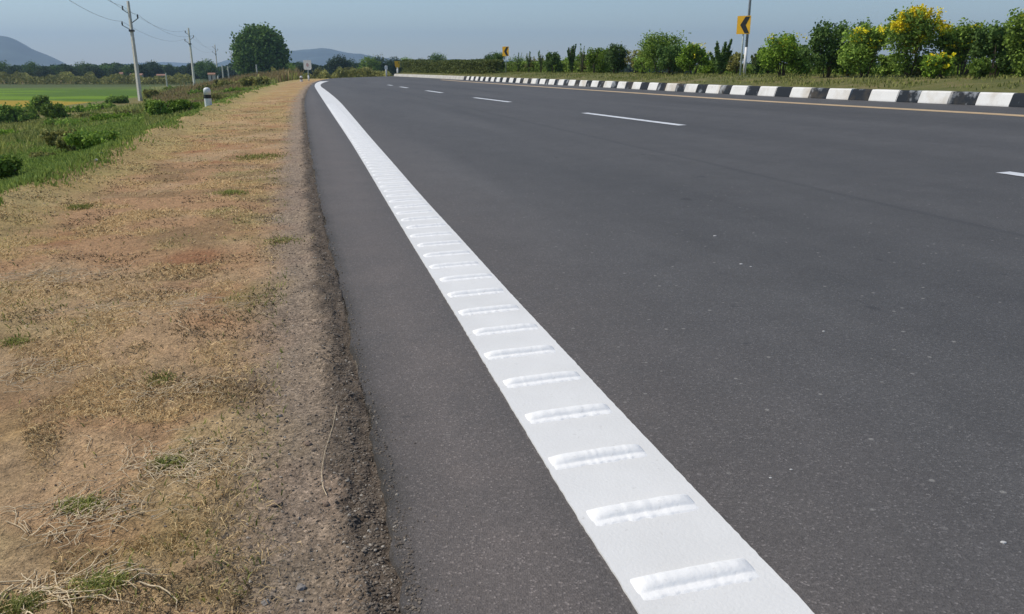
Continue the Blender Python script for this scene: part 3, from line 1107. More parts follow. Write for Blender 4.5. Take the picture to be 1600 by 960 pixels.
# ------------------------------------------------------------ signs and posts on the median
def chevron(px, base, btop, bbot, off, label, wpx, leftpost=None):
    x, y, z = median_pt(px, off)
    pz = h_to(px, bbot, y, z); pt = h_to(px, btop, y, z)
    w = wpx * y / FPX; bh = pt - pz
    root = empty("chevron_sign", (x, y, z), math.atan2(x, y) * -.45 - .45)
    tag(root, label, "road sign", "chevron signs on the median")
    w2 = w / 2
    mb = MB(); mb.prism([(-w2, pz), (w2, pz), (w2, pt), (-w2, pt)], 0, .012); mb.build("board", M['yellow'], root)
    mb = MB()
    k = .21 * w
    zc = (pz + pt) / 2; hh = bh * .455
    mb.prism([(-w2 * .50, zc), (w2 * .22, zc + hh), (w2 * .22 + k * 1.6, zc + hh), (-w2 * .50 + k * 1.9, zc), (w2 * .22 + k * 1.6, zc - hh), (w2 * .22, zc - hh)], -.006, -.002)
    mb.build("chevron", M['black'], root)
    mb = MB(); mb.tube([(0, .045, -.2), (0, .045, pt - .05)], .028, 10); mb.build("post", M['greypaint'], root, smooth=True)
    for zz in (pz + bh * .25, pz + bh * .75):
        mb = MB(); mb.box(-.06, .06, .0125, .05, zz - .02, zz + .02); mb.build("bracket", M['galv'], root)
    return root


chevron(1156, 118, 25, 53.5, 2.7, "yellow chevron sign with a black arrow pointing left, the large one near a lamp pole", 20)
chevron(790, 117, 73, 88, 2.4, "small-looking distant yellow chevron sign by the rounded dark shrub", 10.5)
x, y, z = median_pt(1163, 4.0)
lp = empty("light_pole", (x, y, z)); tag(lp, "slender grey pole rising behind the large chevron sign", "pole")
mb = MB(); mb.tube([(0, 0, -.2), (0, 0, 3), (0, 0, 7.5)], [.05, .042, .03], 12); mb.build("shaft", M['galv'], lp, smooth=True)
mb = MB(); mb.tube([(0, 0, -.1), (0, 0, .95)], [.052, .05], 12); mb.build("base_sleeve", M['white'], lp, smooth=True)

# far end of the road
xy = at(620, 119.2)
cs = empty("road_sign", (xy[0] + .1, xy[1], xy[2] - .1)); tag(cs, "tiny yellow tapering sign on a white post at the far tip of the kerb", "road sign")
D = xy[1]; q = D / FPX
mb = MB(); mb.prism([(-4.2 * q, 23 * q), (4.2 * q, 23 * q), (3.6 * q, 16 * q), (1.6 * q, 12.5 * q), (-1.6 * q, 12.5 * q), (-3.6 * q, 16 * q)], 0, .03); mb.build("board", M['yellow'], cs)
mb = MB(); mb.tube([(0, .06, -.2), (0, .06, 14 * q)], .09, 10); mb.build("post", M['white'], cs, smooth=True)
xy = at(604, 119.6)
cs = empty("marker_post", (xy[0], xy[1], xy[2] - .1)); tag(cs, "thin white marker post left of the tiny yellow sign at the end of the road", "post")
mb = MB(); mb.tube([(0, 0, -.1), (0, 0, 17 * q)], .085, 10); mb.build("shaft", M['white'], cs, smooth=True)
mb = MB(); mb.box(-.16, .16, -.12, -.09, 11.5 * q, 16.5 * q); mb.build("reflector_plate", M['offwhite'], cs)


# ------------------------------------------------------------ left side signs and posts
def gz(x, y): return float(ground(np.array([x]), np.array([y]))[0][0])


p = at(482, 126)
D = p[1]; q = D / FPX
sg = empty("road_sign", (p[0], p[1], gz(p[0], p[1]))); sg.rotation_euler = (0, 0, R(-14)); tag(sg, "pale square road sign on a single post where the edge line bends away", "road sign")
mb = MB(); mb.prism([(-6.4 * q, 18.5 * q), (-5 * q, 16.2 * q), (5 * q, 16.2 * q), (6.4 * q, 18.5 * q), (6.4 * q, 30 * q), (-6.4 * q, 30 * q)], 0, .02); mb.build("board", M['offwhite'], sg)
mb = MB(); rg = [(math.cos(a) * 2.2 * q, 23.2 * q + math.sin(a) * 2.6 * q) for a in np.linspace(0, 2 * math.pi, 20, endpoint=False)]; mb.prism(rg, -.008, -.003); mb.build("faded_disc", M['pink'], sg)
mb = MB(); mb.tube([(0, .06, -.2), (0, .06, 28 * q)], .055, 8); mb.build("post", M['greypaint'], sg, smooth=True)
mb = MB(); mb.tube([(0, .06, -.1), (0, .06, 8 * q)], .075, 8); mb.build("post_sleeve", M['white'], sg, smooth=True)


def guide_post(px, py, hpx, wpx, label):
    p = at(px, py); D = p[1]
    d, _, _, _ = None, None, None, None
    z = gz(p[0], p[1])
    q = D / FPX
    g = empty("guide_post", (p[0], p[1], z)); tag(g, label, "guide post", "white guide posts along the verge")
    H = CAM_H + ray(px, py - hpx)[1] * D - z; r = wpx * q / 2
    b0, b1 = H * .40, H * .60
    mb = MB(); mb.lathe([(r, -.2), (r, b0)]); mb.build("lower_shaft", M['white'], g, smooth=False)
    mb = MB(); mb.lathe([(r * 1.03, b0 - .001), (r * 1.03, b1)]); mb.build("black_band", M['postblack'], g)
    mb = MB(); mb.lathe([(r, b1), (r, H - r * .8), (r * .92, H - r * .45), (r * .7, H - r * .15), (r * .3, H)]); mb.build("upper_shaft", M['white'], g, smooth=True)
    return g


guide_post(326, 167, 30, 10.5, "stubby white guide post with a black band in the grass at the verge edge")
guide_post(471, 127, 8, 4, "tiny distant white guide post left of the pale square sign")


# ------------------------------------------------------------ power line
def pole(px, basepx, toppx, label, Hh=9.0, detail=True):
    # distance from apparent height
    Y = Hh / (ray(px, toppx)[1] - ray(px, basepx)[1])
    x = ray(px, basepx)[0] * Y; zb = CAM_H + ray(px, basepx)[1] * Y
    root = empty("utility_pole", (x, Y, zb), 0); tag(root, label, "utility pole", "concrete poles of the power line")
    mb = MB()
    w0, w1 = .19, .10
    mb.v = [(-w0, -w0 * .8, -1), (w0, -w0 * .8, -1), (w0, w0 * .8, -1), (-w0, w0 * .8, -1), (-w1, -w1 * .8, Hh), (w1, -w1 * .8, Hh), (w1, w1 * .8, Hh), (-w1, w1 * .8, Hh)]
    mb.f = [(0, 1, 5, 4), (1, 2, 6, 5), (2, 3, 7, 6), (3, 0, 4, 7), (4, 5, 6, 7), (3, 2, 1, 0)]
    mb.build("shaft", M['concrete'], root, rz=R(-38))
    z0 = Hh * .73
    tips = []
    for (zx, xx, zt) in ((z0, -.80, .42), (z0 + .55, .72, .45), (z0 + 1.35, -.58, .36)):
        mb = MB(); mb.tube([(0, 0, zx), (xx * .95, 0, zx + zt)], .035, 6); mb.build("bracket_arm", M['rust'], root)
        mb = MB(); mb.lathe([(.03, 0), (.075, .04), (.045, .10), (.08, .14), (.05, .22), (.07, .27), (.03, .36)], 12)
        mb.build("insulator", M['insul'], root, (xx * .95, 0, zx + zt - .02), smooth=True)
        tips.append((xx * .95, 0, zx + zt + .34))
    mb = MB(); mb.box(-.19, .19, -.17, .17, z0 - .12, z0 + .06); mb.build("clamp", M['rust'], root)
    return root, [(x + t[0], Y + t[1], zb + t[2]) for t in tips]


PL = []
PL.append(pole(221, 167, 2, "nearest and tallest concrete power pole, standing in the scrub left of the guide post")[1])
PL.append(pole(304, 134, 44, "second concrete power pole, right of the nearest one, above the dry grass")[1])
PL.append(pole(341, 124, 70, "third concrete power pole, left of the big round tree")[1])
PL.append(pole(364.5, 119, 80, "fourth concrete power pole, close against the left side of the big round tree")[1])
p0 = [tuple(2 * a - b for a, b in zip(t1, t2)) for t1, t2 in zip(PL[0], PL[1])]
p0 = [(t[0], t[1] + 12, t[2] + .8) for t in p0]


def wire(a, b, sag, label):
    a = Vector(a); b = Vector(b); pts = []
    for k in range(25):
        t = k / 24; p = a.lerp(b, t); p.z -= sag * 4 * t * (1 - t); pts.append(tuple(p))
    mb = MB(); mb.tube(pts, .010, 5)
    o = mb.build("power_wire", M['wire']); tag(o, label, "wire", "wires of the power line")


WN = ["lower left", "right", "upper left"]
for k in range(3): wire(p0[k], PL[0][k], .7, f"power wire from the nearest pole's {WN[k]} insulator out past the left edge")
for k in range(3): wire(PL[0][k], PL[1][k], .9, f"power wire between the {WN[k]} insulators of the nearest and second poles")
for k in range(3): wire(PL[1][k], PL[2][k], 1.1, f"power wire between the {WN[k]} insulators of the second and third poles")


# short pale fence posts beyond the dry grass
for k, (px, b, t, lab) in enumerate([(348.5, 119, 102, "short pale concrete post right of the third power pole"), (357, 117, 104, "shorter pale concrete post just left of the fourth power pole"), (402, 120, 101, "grey post in front of the big round tree's trunk"), (260, 124, 114, "short white post far left of the second power pole")]):
    Y = 95.0; rx, rz0 = ray(px, b); _, rz1 = ray(px, t)
    z0 = CAM_H + rz0 * Y; z1 = CAM_H + rz1 * Y
    mb = MB(); mb.tube([(0, 0, -.8), (0, 0, z1 - z0)], [.085, .07], 8)
    o = mb.build("concrete_post", M['concrete'], None, (rx * Y, Y, z0)); tag(o, lab, "post")


# ------------------------------------------------------------ trees
def tree(px, top, wpx, Y, kind, seed, label, zb=None, cat="tree", n=3500, name="tree", group=None, lobes=12, trunk_fr=.18, leaf=None):
    rx, rzt = ray(px, top)
    x = rx * Y; zb = gz(x, Y) if zb is None else zb
    H = CAM_H + rzt * Y - zb; w = wpx * Y / FPX
    root = empty(name, (x, Y, zb), seed % 6); tag(root, label, cat, group)
    stems("trunk", w, H, seed, root, 7, max(.12, w * .035), single=True)
    crown("crown", M[kind], w, H * (1 - trunk_fr), H * trunk_fr, lobes, n, leaf or max(.10, w * .035), seed, root, round_=True, lobe_r=.30)
    return root


big = tree(403, 45, 76, 150, 'leaf_dark', 77, "big solitary round-crowned dark tree standing above the dry grass", n=30000, lobes=26, trunk_fr=.04, leaf=.36, name="round_tree")

fars = [  # px, top, width, Y, kind, label
    (529, 87, 36, 190, 'leaf_far', "dark round tree behind the bend, right of the pale square sign"),
    (549, 92, 20, 200, 'leaf_far', "smaller tree against the right side of the dark round one behind the bend"),
    (576, 90, 32, 170, 'leaf_mid', "mid green tree between the bend and the end of the road, left of a twin"),
    (592, 86, 30, 175, 'leaf_far', "taller dark twin left of the white marker post"),
    (616, 89, 26, 180, 'leaf_far', "tree right behind the tiny yellow sign at the end of the road"),
    (636, 90, 28, 185, 'leaf_mid', "tree directly right of the tiny yellow sign at the end of the road"),
    (657, 92, 20, 200, 'leaf_far', "small rounded tree left of the dome-shaped one over the hedge"),
    (683, 84, 34, 190, 'leaf_dark', "dome-shaped dark tree showing above the long olive hedge"),
    (500, 107, 22, 120, 'leaf_olive', "low round bush-like tree just right of the pale square sign"),
    (545, 106, 26, 120, 'leaf_olive', "pale dusty small tree under the dark round one behind the bend"),
    (448, 98, 30, 170, 'leaf_mid', "low green tree right of the big round tree"),
    (466, 97, 26, 190, 'leaf_far', "low dark tree left of the pale square sign"),
    (322, 93, 32, 210, 'leaf_dark', "dark broad tree between the second and third power poles"),
    (299, 100, 24, 220, 'leaf_far', "low dark tree behind the second power pole"),
    (264, 100, 16, 230, 'leaf_far', "small tree between the nearest and second power poles"),
    (236, 97, 30, 230, 'leaf_far', "broad low tree just right of the nearest power pole"),
    (1352, 34, 40, 60, 'leaf_dark', "rounded dark tree top beyond the median, behind the yellow dotted shrub"),
]
for k, (px, top, w, Y, kd, lab) in enumerate(fars):
    tree(px, top, w, Y, kd, 500 + k * 3, lab, n=7500, trunk_fr=.02)
r_ = random.Random(11)
tops = [(4, 97), (22, 104), (48, 98), (66, 103), (88, 104), (108, 103), (127, 97), (146, 104), (166, 102), (184, 105), (203, 103), (218, 101)]
lab12 = ["leftmost", "second from the left", "third from the left", "fourth from the left", "fifth from the left", "sixth from the left", "seventh from the left", "eighth from the left", "ninth from the left", "tenth from the left", "eleventh from the left", "twelfth from the left"]
for k, (px, top) in enumerate(tops):
    tree(px, top, 26 + r_.random() * 12, 195 + r_.random() * 25, ['leaf_dark', 'leaf_far'][k % 2], 700 + k * 5, f"dark tree in the row beyond the green paddy, {lab12[k]}", n=4000, trunk_fr=.02, group="trees in the row beyond the paddy")


# woodland masses on the horizon (nobody could count them)
def wood(name, px0, px1, Y, top, bot_z, label, seed, mat, n, leaf, jit=.3):
    r = np.random.default_rng(seed)
    px = r.uniform(px0, px1, n)
    rx = np.array([ray(a, top)[0] for a in px]); Yy = Y * (1 + r.uniform(-.06, .06, n))
    H = (CAM_H + ray(0, top)[1] * Y - bot_z)
    hh = H * (1 - jit + jit * 1.6 * fbm(px, px * 0, 14, 3, seed))
    z = bot_z + hh * (1 - r.random(n) ** 1.5)
    C = np.column_stack([rx * Yy, Yy, z])
    tn = np.clip(fbm(px, z * 4, 9, 3, seed + 1) + r.random(n) * .4 - .2, 0, 1)
    V, F, T = leaf_quads(C, leaf, seed, tn)
    o = link(name, mesh_np(name, V, F, M[mat], False, {"tint": ('FLOAT', T)}))
    tag(o, label, "woodland", kind="stuff")


wood("distant_wood", -60, 440, 260, 103.5, -1.8, "continuous dark belt of far woodland along the left horizon", 901, 'leaf_far', 26000, .8)
wood("distant_wood", 430, 700, 240, 100, -1.8, "continuous far woodland behind the bend of the road", 902, 'leaf_far', 18000, .75)
wood("distant_wood", 690, 1750, 230, 101, -1.5, "far woodland behind the planted median", 903, 'leaf_far', 40000, .9)
wood("scrub", 425, 640, 100, 111, -1.6, "low dusty scrub beyond the end of the road", 904, 'leaf_olive', 16000, .22, .5)
wood("scrub", -40, 300, 165, 116, -1.8, "patchy pale scrub at the far side of the paddy", 905, 'leaf_olive', 9000, .3, .8)

# a few far village houses at the field edge
def house(px, base, top, wpx, Y, label, roof=True):
    rx, rb = ray(px, base); _, rt = ray(px, top)
    zb = CAM_H + rb * Y; H = (rt - rb) * Y; w = wpx * Y / FPX
    root = empty("house", (rx * Y, Y, zb), .2); tag(root, label, "house")
    mb = MB(); mb.box(-w / 2, w / 2, 0, w * .7, -.8, H * .68); mb.build("wall", M['wall'], root)
    mb = MB()
    b = w * .56
    mb.v = [(-b, -.3, H * .68), (b, -.3, H * .68), (b, w * .7 + .3, H * .68), (-b, w * .7 + .3, H * .68), (-b, w * .35, H), (b, w * .35, H)]
    mb.f = [(0, 1, 5, 4), (2, 3, 4, 5), (0, 4, 3), (1, 2, 5), (0, 3, 2, 1)]
    mb.build("roof", M['roof'], root)
    mb = MB(); mb.box(-w * .1, w * .06, -.03, .02, -.3, H * .48); mb.build("door", M['rust'], root)


house(213, 124, 115, 16, 172, "pale low farmhouse behind the nearest power pole")
house(190, 122, 113, 5, 180, "tiny white hut left of the nearest power pole")
house(331, 122, 114, 10, 150, "low pinkish farmhouse left of the third power pole")
house(252, 123, 116, 12, 180, "low ochre farm shed between the nearest and second power poles")
house(430, 127, 121.5, 12, 92, "small pale shed in the scrub right of the big round tree")


# ------------------------------------------------------------ hills
def hill(name, pts, Y, depth, label, seed):
    """ridge with a real footprint; pts = silhouette (px, py)"""
    pts = sorted(pts); xs = np.array([ray(p[0], 100)[0] * Y for p in pts]); hs = np.array([CAM_H + ray(800, p[1])[1] * Y for p in pts])
    n, m = 160, 40
    X = np.linspace(xs[0], xs[-1], n); Hh = np.interp(X, xs, hs)
    Hh = np.convolve(np.pad(Hh, 4, 'edge'), np.ones(9) / 9, 'valid')
    t = np.linspace(-1, 1, m)
    XX, TT = np.meshgrid(X, t, indexing='ij')
    Yv = Y + TT * depth
    prof = (1 - np.abs(TT) ** 1.5)
    Z = -3 + (Hh[:, None] + 3) * prof
    Z += (fbm(XX, Yv, 160, 5, seed) - .5) * 40 * prof * (1 - prof) * 2 + (fbm(XX, Yv, 60, 4, seed + 1) - .5) * 9 * prof
    i, j = np.meshgrid(np.arange(n - 1), np.arange(m - 1), indexing='ij')
    F = np.stack([i * m + j, (i + 1) * m + j, (i + 1) * m + j + 1, i * m + j + 1], -1).reshape(-1, 4)
    o = link(name, mesh_np(name, np.stack([XX * Yv / Y, Yv, Z], -1).reshape(-1, 3), F, M['hill'], True))
    tag(o, kind="structure")


hill("hill", [(-420, 104), (-260, 84), (-140, 70), (-60, 60), (0, 55), (18, 57), (32, 62), (48, 75), (62, 82), (84, 89), (100, 100), (112, 106), (125, 110)], 2100, 420, "", 1)
hill("hill", [(290, 110), (330, 101), (362, 92), (400, 88), (430, 82), (455, 79), (480, 78), (505, 76), (520, 77), (535, 82), (560, 84), (590, 91), (640, 94), (700, 97), (760, 101), (820, 109)], 2700, 400, "", 5)
hill("hill", [(120, 110), (170, 102), (230, 97), (300, 99), (350, 103), (380, 109)], 3300, 350, "", 9)
hill("hill", [(560, 110), (640, 96), (700, 93), (790, 95), (900, 99), (1000, 101), (1100, 109)], 3600, 300, "", 13)

# ------------------------------------------------------------ left vegetation
def grass_field(name, X, Y, hgt, wid, mat, seed, label, lean=.35, kind="stuff", cat="grass", flat=None, par=None, Zb=None, origin=None, segs=2):
    """curved blades, each 2 segments; X,Y = roots"""
    r = np.random.default_rng(seed); n = len(X)
    Z = ground(X, Y)[0] if Zb is None else Zb
    h = hgt * (.5 + .9 * r.random(n)) if np.isscalar(hgt) else hgt * (.6 + .7 * r.random(n))
    a = r.random(n) * 6.283
    L = lean * h * (.3 + 1.3 * r.random(n))
    dx, dy = np.cos(a), np.sin(a)
    wv = wid if np.isscalar(wid) else wid
    b = r.random(n) * 6.283
    wx, wy = np.cos(b) * wv / 2, np.sin(b) * wv / 2
    rows = []
    if flat is None:
        ts = [(0, 1.0, 0, 0), (.5, .8, .3, .55), (1, .1, 1.0, 1.0)]
    else:
        ts = [(0, 1.0, 0, 0), (.5, 1.0, .5, flat), (1, .5, 1.0, flat * .4)]
    for t, wsc, lx, zz in ts:
        px = X + dx * L * lx; py = Y + dy * L * lx; pz = Z + h * zz
        if flat is not None:
            curl = (r.random(n) - .5) * .35 * L * (t == .5)
            px = px - dy * curl; py = py + dx * curl
        rows.append(np.stack([px - wx * wsc, py - wy * wsc, pz], 1)); rows.append(np.stack([px + wx * wsc, py + wy * wsc, pz + (0 if flat is None else .0008)], 1))
    V = np.stack(rows, 1)
    if origin is not None: V = V - np.array(origin)[None, None]
    base = np.arange(n)[:, None] * 6
    F = np.concatenate([base + np.array([[0, 1, 3, 2]]), base + np.array([[2, 3, 5, 4]])])
    T = np.repeat(np.clip(r.random(n), 0, 1), 6)
    o = link(name, mesh_np(name, V.reshape(-1, 3), F, mat, False, {"tint": ('FLOAT', T)}), par, origin if origin is not None and par is None else None)
    if par is None: tag(o, label, cat, kind=kind)
    else: tag(o, kind='stuff')
    return o


def scatter(n, rmin, rmax, b0, b1, seed, accept, power=1.0):
    """random points in the view sector, denser near the camera; accept(x,y,d)->probability"""
    r = np.random.default_rng(seed)
    px = r.uniform(b0, b1, n); rad = rmin * (rmax / rmin) ** (r.random(n) ** power)
    rx = (px - 800) / FPX * math.cos(PITCH) if False else (px - 800) / FPX * .97
    y = rad; x = rx * y
    z, d, s, right = ground(x, y, False)
    p = accept(x, y, d) * (~right)
    k = r.random(n) < p
    return x[k], y[k], d[k]


def post_clear(x, y):
    p = at(326, 167)[:2]
    t = (x * p[0] + y * p[1]) / (p @ p); dd = np.hypot(x - p[0] * t, y - p[1] * t)
    return ~((dd < .22) & (t > .80) & (t < 1.02))


# green grass on the crest and slope
X, Y_, d_ = scatter(200000, 3.5, 60, -80, 560, 21, lambda x, y, d: sstep(VERGE_W - .25, VERGE_W + .2, d + (fbm(x, y, 1.1, 5, 41) - .5) * .8) * (1 - sstep(5, 9, d)) * np.clip(1.2 - sstep(14, 34, y) * .75, 0, 1) * post_clear(x, y))
grass_field("slope_grass", X, Y_, .028 + .05 * fbm(X, Y_, 1.5, 3, 5), .006 + .0012 * Y_, M['grass'], 22, "short green grass covering the slope below the verge")
X, Y_, d_ = scatter(150000, 5, 58, -60, 470, 23, lambda x, y, d: sstep(4, 8, d) * (1 - sstep(40, 56, y)) * sstep(.40, .6, fbm(x, y, 3.3, 5, 59)) * .9)
grass_field("rough_grass", X, Y_, .07 + .30 * fbm(X, Y_, 2.5, 3, 8) ** 2, .012 + .0012 * Y_, M['grass_mix'], 24, "uneven half-dry rough grass on the low ground left of the verge")
X, Y_, d_ = scatter(90000, 26, 110, 240, 475, 25, lambda x, y, d: sstep(VERGE_W + .3, VERGE_W + 1.6, d) * (1 - sstep(8, 14, d)) * post_clear(x, y) * (.12 + .88 * sstep(.42, .58, fbm(x, y, 5, 4, 88))))
grass_field("tall_dry_grass", X, Y_, (.12 + .95 * sstep(46, 84, Y_)) * (.7 + .6 * fbm(X, Y_, 5, 3, 9)), .02 + .0011 * Y_, M['grass_dry'], 26, "tall brown dry grass in front of the big round tree", lean=.25)
X, Y_, d_ = scatter(90000, 14, 100, 225, 475, 27, lambda x, y, d: sstep(VERGE_W + .2, VERGE_W + 1.2, d) * (1 - sstep(14, 22, d)) * post_clear(x, y) * (.15 + .85 * sstep(.42, .58, 1 - fbm(x, y, 5, 4, 88))))
grass_field("tall_green_grass", X, Y_, (.12 + .65 * sstep(46, 84, Y_)) * (.6 + .8 * fbm(X, Y_, 3, 3, 9)), .02 + .0011 * Y_, M['grass_mix'], 28, "olive green grass mixed into the brown grass before the big round tree", lean=.35)
X, Y_, d_ = scatter(70000, .8, 30, -60, 540, 35, lambda x, y, d: (d > .3) * (1 - sstep(VERGE_W - .2, VERGE_W + .3, d)) * (.03 + .9 * sstep(.54, .66, fbm(x, y, .28, 4, 143))))
grass_field("brown_thatch", X, Y_, .012, np.maximum(.0016, .0010 * Y_), M['thatch'], 36, "dark brown matted thatch in ragged patches on the verge", lean=1.4, flat=.6)
# straw litter on the dirt
X, Y_, d_ = scatter(120000, .75, 24, -60, 560, 31, lambda x, y, d: (d > .2) * (1 - sstep(VERGE_W - .1, VERGE_W + .4, d)) * (.05 + .95 * sstep(.47, .64, fbm(x, y, .35, 4, 43))) * sstep(.2, .55, d), 1.1)
grass_field("straw_litter", X, Y_, .022 + .0 * Y_, np.maximum(.0012, .0008 * Y_), M['straw'], 32, "dry straw and cut grass lying thinly over the brown verge soil", lean=1.15, flat=.45)
X, Y_, d_ = scatter(36000, .75, 26, -60, 540, 33, lambda x, y, d: (d > .25) * (1 - sstep(VERGE_W, VERGE_W + .4, d)) * (.02 + .25 * sstep(1.5, 2.4, d) + .5 * sstep(.57, .70, fbm(x, y, .7, 4, 53))) * (.25 + .75 * sstep(1.5, 4, y)))
grass_field("sparse_green_grass", X, Y_, .016, .003 + .0006 * Y_, M['grass_mix'], 34, "sparse short green shoots poking through the dry verge", lean=.9)


MX, MY, MZ = median_grass(60000, 5)
grass_field("median_grass", MX, MY, .075, .028, M['grass_mix'], 27, "short patchy grass on the median behind the painted kerb", Zb=MZ)


# tufts
def tuft(px, py, wpx, label, n=500, green=True, h=.035):
    p = at(px, py); q = p[1] / FPX
    r = np.random.default_rng(int(px + py * 3))
    wr = wpx * q * .5
    X = p[0] + r.normal(size=n) * wr * .5; Y2 = p[1] + r.normal(size=n) * wr * .36 * (1.0 + p[1] * .06)
    root = empty("grass_tuft", (p[0], p[1], gz(p[0], p[1]))); tag(root, label, "grass tuft", "grass tufts on the brown verge")
    o = (p[0], p[1], gz(p[0], p[1]))
    n = int(n * .6); X = X[:n]; Y2 = Y2[:n]
    a = grass_field("blades", X, Y2, h * .7, .0024 + .0007 * p[1], M['grass_mix'], int(px), None, lean=.8, par=root, origin=o)
    k = n // 3
    b = grass_field("dry_runners", X[:k], Y2[:k], h * .8, .0014 + .0006 * p[1], M['straw'], int(px) + 1, None, lean=2.0, flat=.4, par=root, origin=o)


tuft(405, 240, 72, "wide flat green tuft on the verge nearest the asphalt bend, furthest of the larger ones", 900, h=.035)
tuft(362, 298, 44, "green tuft in the middle of the verge, below the wide flat one", 700)
tuft(125, 314, 40, "small green tuft near the grassy verge edge", 500)
tuft(152, 893, 90, "green tuft at the bottom left beside a long dry runner", 1100, h=.02)
tuft(262, 704, 60, "thin green tuft among tangled dry runners", 450, h=.02)
tuft(125, 770, 70, "green tuft left of the tangled dry runners", 550, h=.02)
tuft(245, 571, 60, "dull green tuft in the centre of the near verge", 350, h=.016)
tuft(20, 925, 100, "green tuft in the bottom left corner", 800, h=.022)
tuft(18, 512, 50, "green tuft at the left edge of the near verge", 350, h=.02)
tuft(440, 372, 60, "yellowish green tuft beside the gravel strip", 420, h=.016)


# runners (dry creeping stems) in tangles
def tangle(px, py, wpx, label, nst, seed, parent=None, spread=(1, .6), length=.13, th=.0011):
    p = at(px, py); q = p[1] / FPX; r = random.Random(seed)
    root_z = gz(p[0], p[1])
    mb = MB()
    for k in range(nst):
        x = p[0] + r.gauss(0, 1) * wpx * q * .3 * spread[0]; y = p[1] + r.gauss(0, 1) * wpx * q * .3 * spread[1]
        a = r.gauss(.35, .9); L = length * r.uniform(.4, 1.2); pts = []
        m = 6
        xs, ys_ = [], []
        for e in range(m):
            xs.append(x); ys_.append(y)
            x += math.cos(a) * L / m; y += math.sin(a) * L / m; a += r.gauss(0, .45)
        zz = ground(np.array(xs), np.array(ys_))[0]
        for e in range(m):
            pts.append((xs[e] - p[0], ys_[e] - p[1], zz[e] - root_z + .004 + .010 * math.sin(math.pi * e / (m - 1)) * r.random()))
        mb.tube(pts, [th * (1 - .6 * e / m) for e in range(m)], 4, cap=False)
    o = mb.build("dry_runners", M['straw2'], None, (p[0], p[1], root_z)); tag(o, label, "dry grass", "tangles of dry creeping grass", kind="stuff")


M['straw2'] = plain("straw_stem", (.66, .53, .34), .8, sc=40, var=.3)
tangle(270, 705, 200, "tangle of pale dry runners in the middle of the near verge", 150, 1)
tangle(120, 780, 190, "spread of pale dry runners at the left of the near verge", 120, 2)
tangle(60, 905, 170, "long pale runners in the bottom left corner", 50, 3, length=.20, th=.0017)
tangle(260, 590, 150, "faint tangle of dry runners around the dull green tuft", 70, 4)
tangle(40, 560, 160, "dry runners at the left edge of the verge", 70, 5)
tangle(215, 470, 260, "scattering of dry runners across the red earth", 110, 6, length=.22)
tangle(60, 420, 160, "dry runners near the left edge below the green slope", 110, 7, length=.28)
# single curved straw on the gravel
pts = []
for (px, py) in [(527, 640), (520, 670), (508, 705), (502, 735), (504, 758), (510, 770)]:
    p = at(px, py, -.02); pts.append((p[0], p[1], gz(p[0], p[1]) + .006))
mb = MB(); mb.tube(pts, [.0005, .0006, .0006, .0007, .0009, .0011], 5)
tag(mb.build("straw_stalk", M['straw2']), "single long curved straw lying on the gravel strip", "straw")


# ------------------------------------------------------------ stones
ICO_V = None


def ico():
    import bmesh
    bm = bmesh.new(); bmesh.ops.create_icosphere(bm, subdivisions=1, radius=1)
    V = np.array([v.co[:] for v in bm.verts]); F = np.array([[v.index for v in f.verts] for f in bm.faces]); bm.free()
    return V, F


IV, IF = ico()


def pebbles(name, X, Y, size, seed, label, mat=None, zadd=None):
    r = np.random.default_rng(seed); n = len(X)
    Z = ground(X, Y)[0] if zadd is None else zadd
    sc = size[:, None, None] * (.55 + .6 * r.random((n, 1, 3)))
    jit = 1 + (r.random((n, len(IV), 1)) - .5) * .55
    V = IV[None] * jit * sc
    a = r.random(n) * 6.28; c, s = np.cos(a)[:, None], np.sin(a)[:, None]
    x = V[:, :, 0] * c - V[:, :, 1] * s; y = V[:, :, 0] * s + V[:, :, 1] * c
    V = np.stack([x + X[:, None], y + Y[:, None], V[:, :, 2] * .75 + (Z + size * .15)[:, None]], -1)
    F = (np.arange(n)[:, None, None] * len(IV) + IF[None]).reshape(-1, 3)
    T = np.repeat(r.random(n), len(IV))
    o = link(name, mesh_np(name, V.reshape(-1, 3), F, mat or M['gravel'], False, {"tint": ('FLOAT', T)}))
    tag(o, label, "gravel", kind="stuff")


X, Y_, d_ = scatter(240000, .8, 20, 250, 720, 41, lambda x, y, d: (d > -.03) * (.50 * np.exp(-((d - .055) / .055) ** 2) + .10 * (1 - sstep(.2, .6, d))))
r = np.random.default_rng(3)
sz = (.0010 + .0034 * r.random(len(X)) ** 3) * (1 + .10 * Y_)
gz_ = np.where(d_ < 0.004, 0.0, ground(X, Y_)[0])
pebbles("gravel", X, Y_, sz, 42, "loose grit and crumbled bitumen along the asphalt edge", zadd=gz_)
X, Y_, d_ = scatter(60000, .8, 14, 430, 760, 45, lambda x, y, d: (d <= 0) * .30 * np.exp(d / .035))
r = np.random.default_rng(4)
sz = (.0008 + .0022 * r.random(len(X)) ** 3) * (1 + .10 * Y_)
pebbles("gravel", X, Y_, sz, 46, "fine grit spilled onto the rim of the asphalt", zadd=np.zeros(len(X)))
X, Y_, d_ = scatter(16000, .8, 22, -60, 600, 43, lambda x, y, d: (d > .3) * (1 - sstep(VERGE_W - .2, VERGE_W + .2, d)) * .5)
sz = (.0011 + .0030 * r.random(len(X)) ** 4) * (1 + .10 * Y_)
pebbles("gravel", X, Y_, sz, 44, "scattered small clods and pebbles over the brown verge")


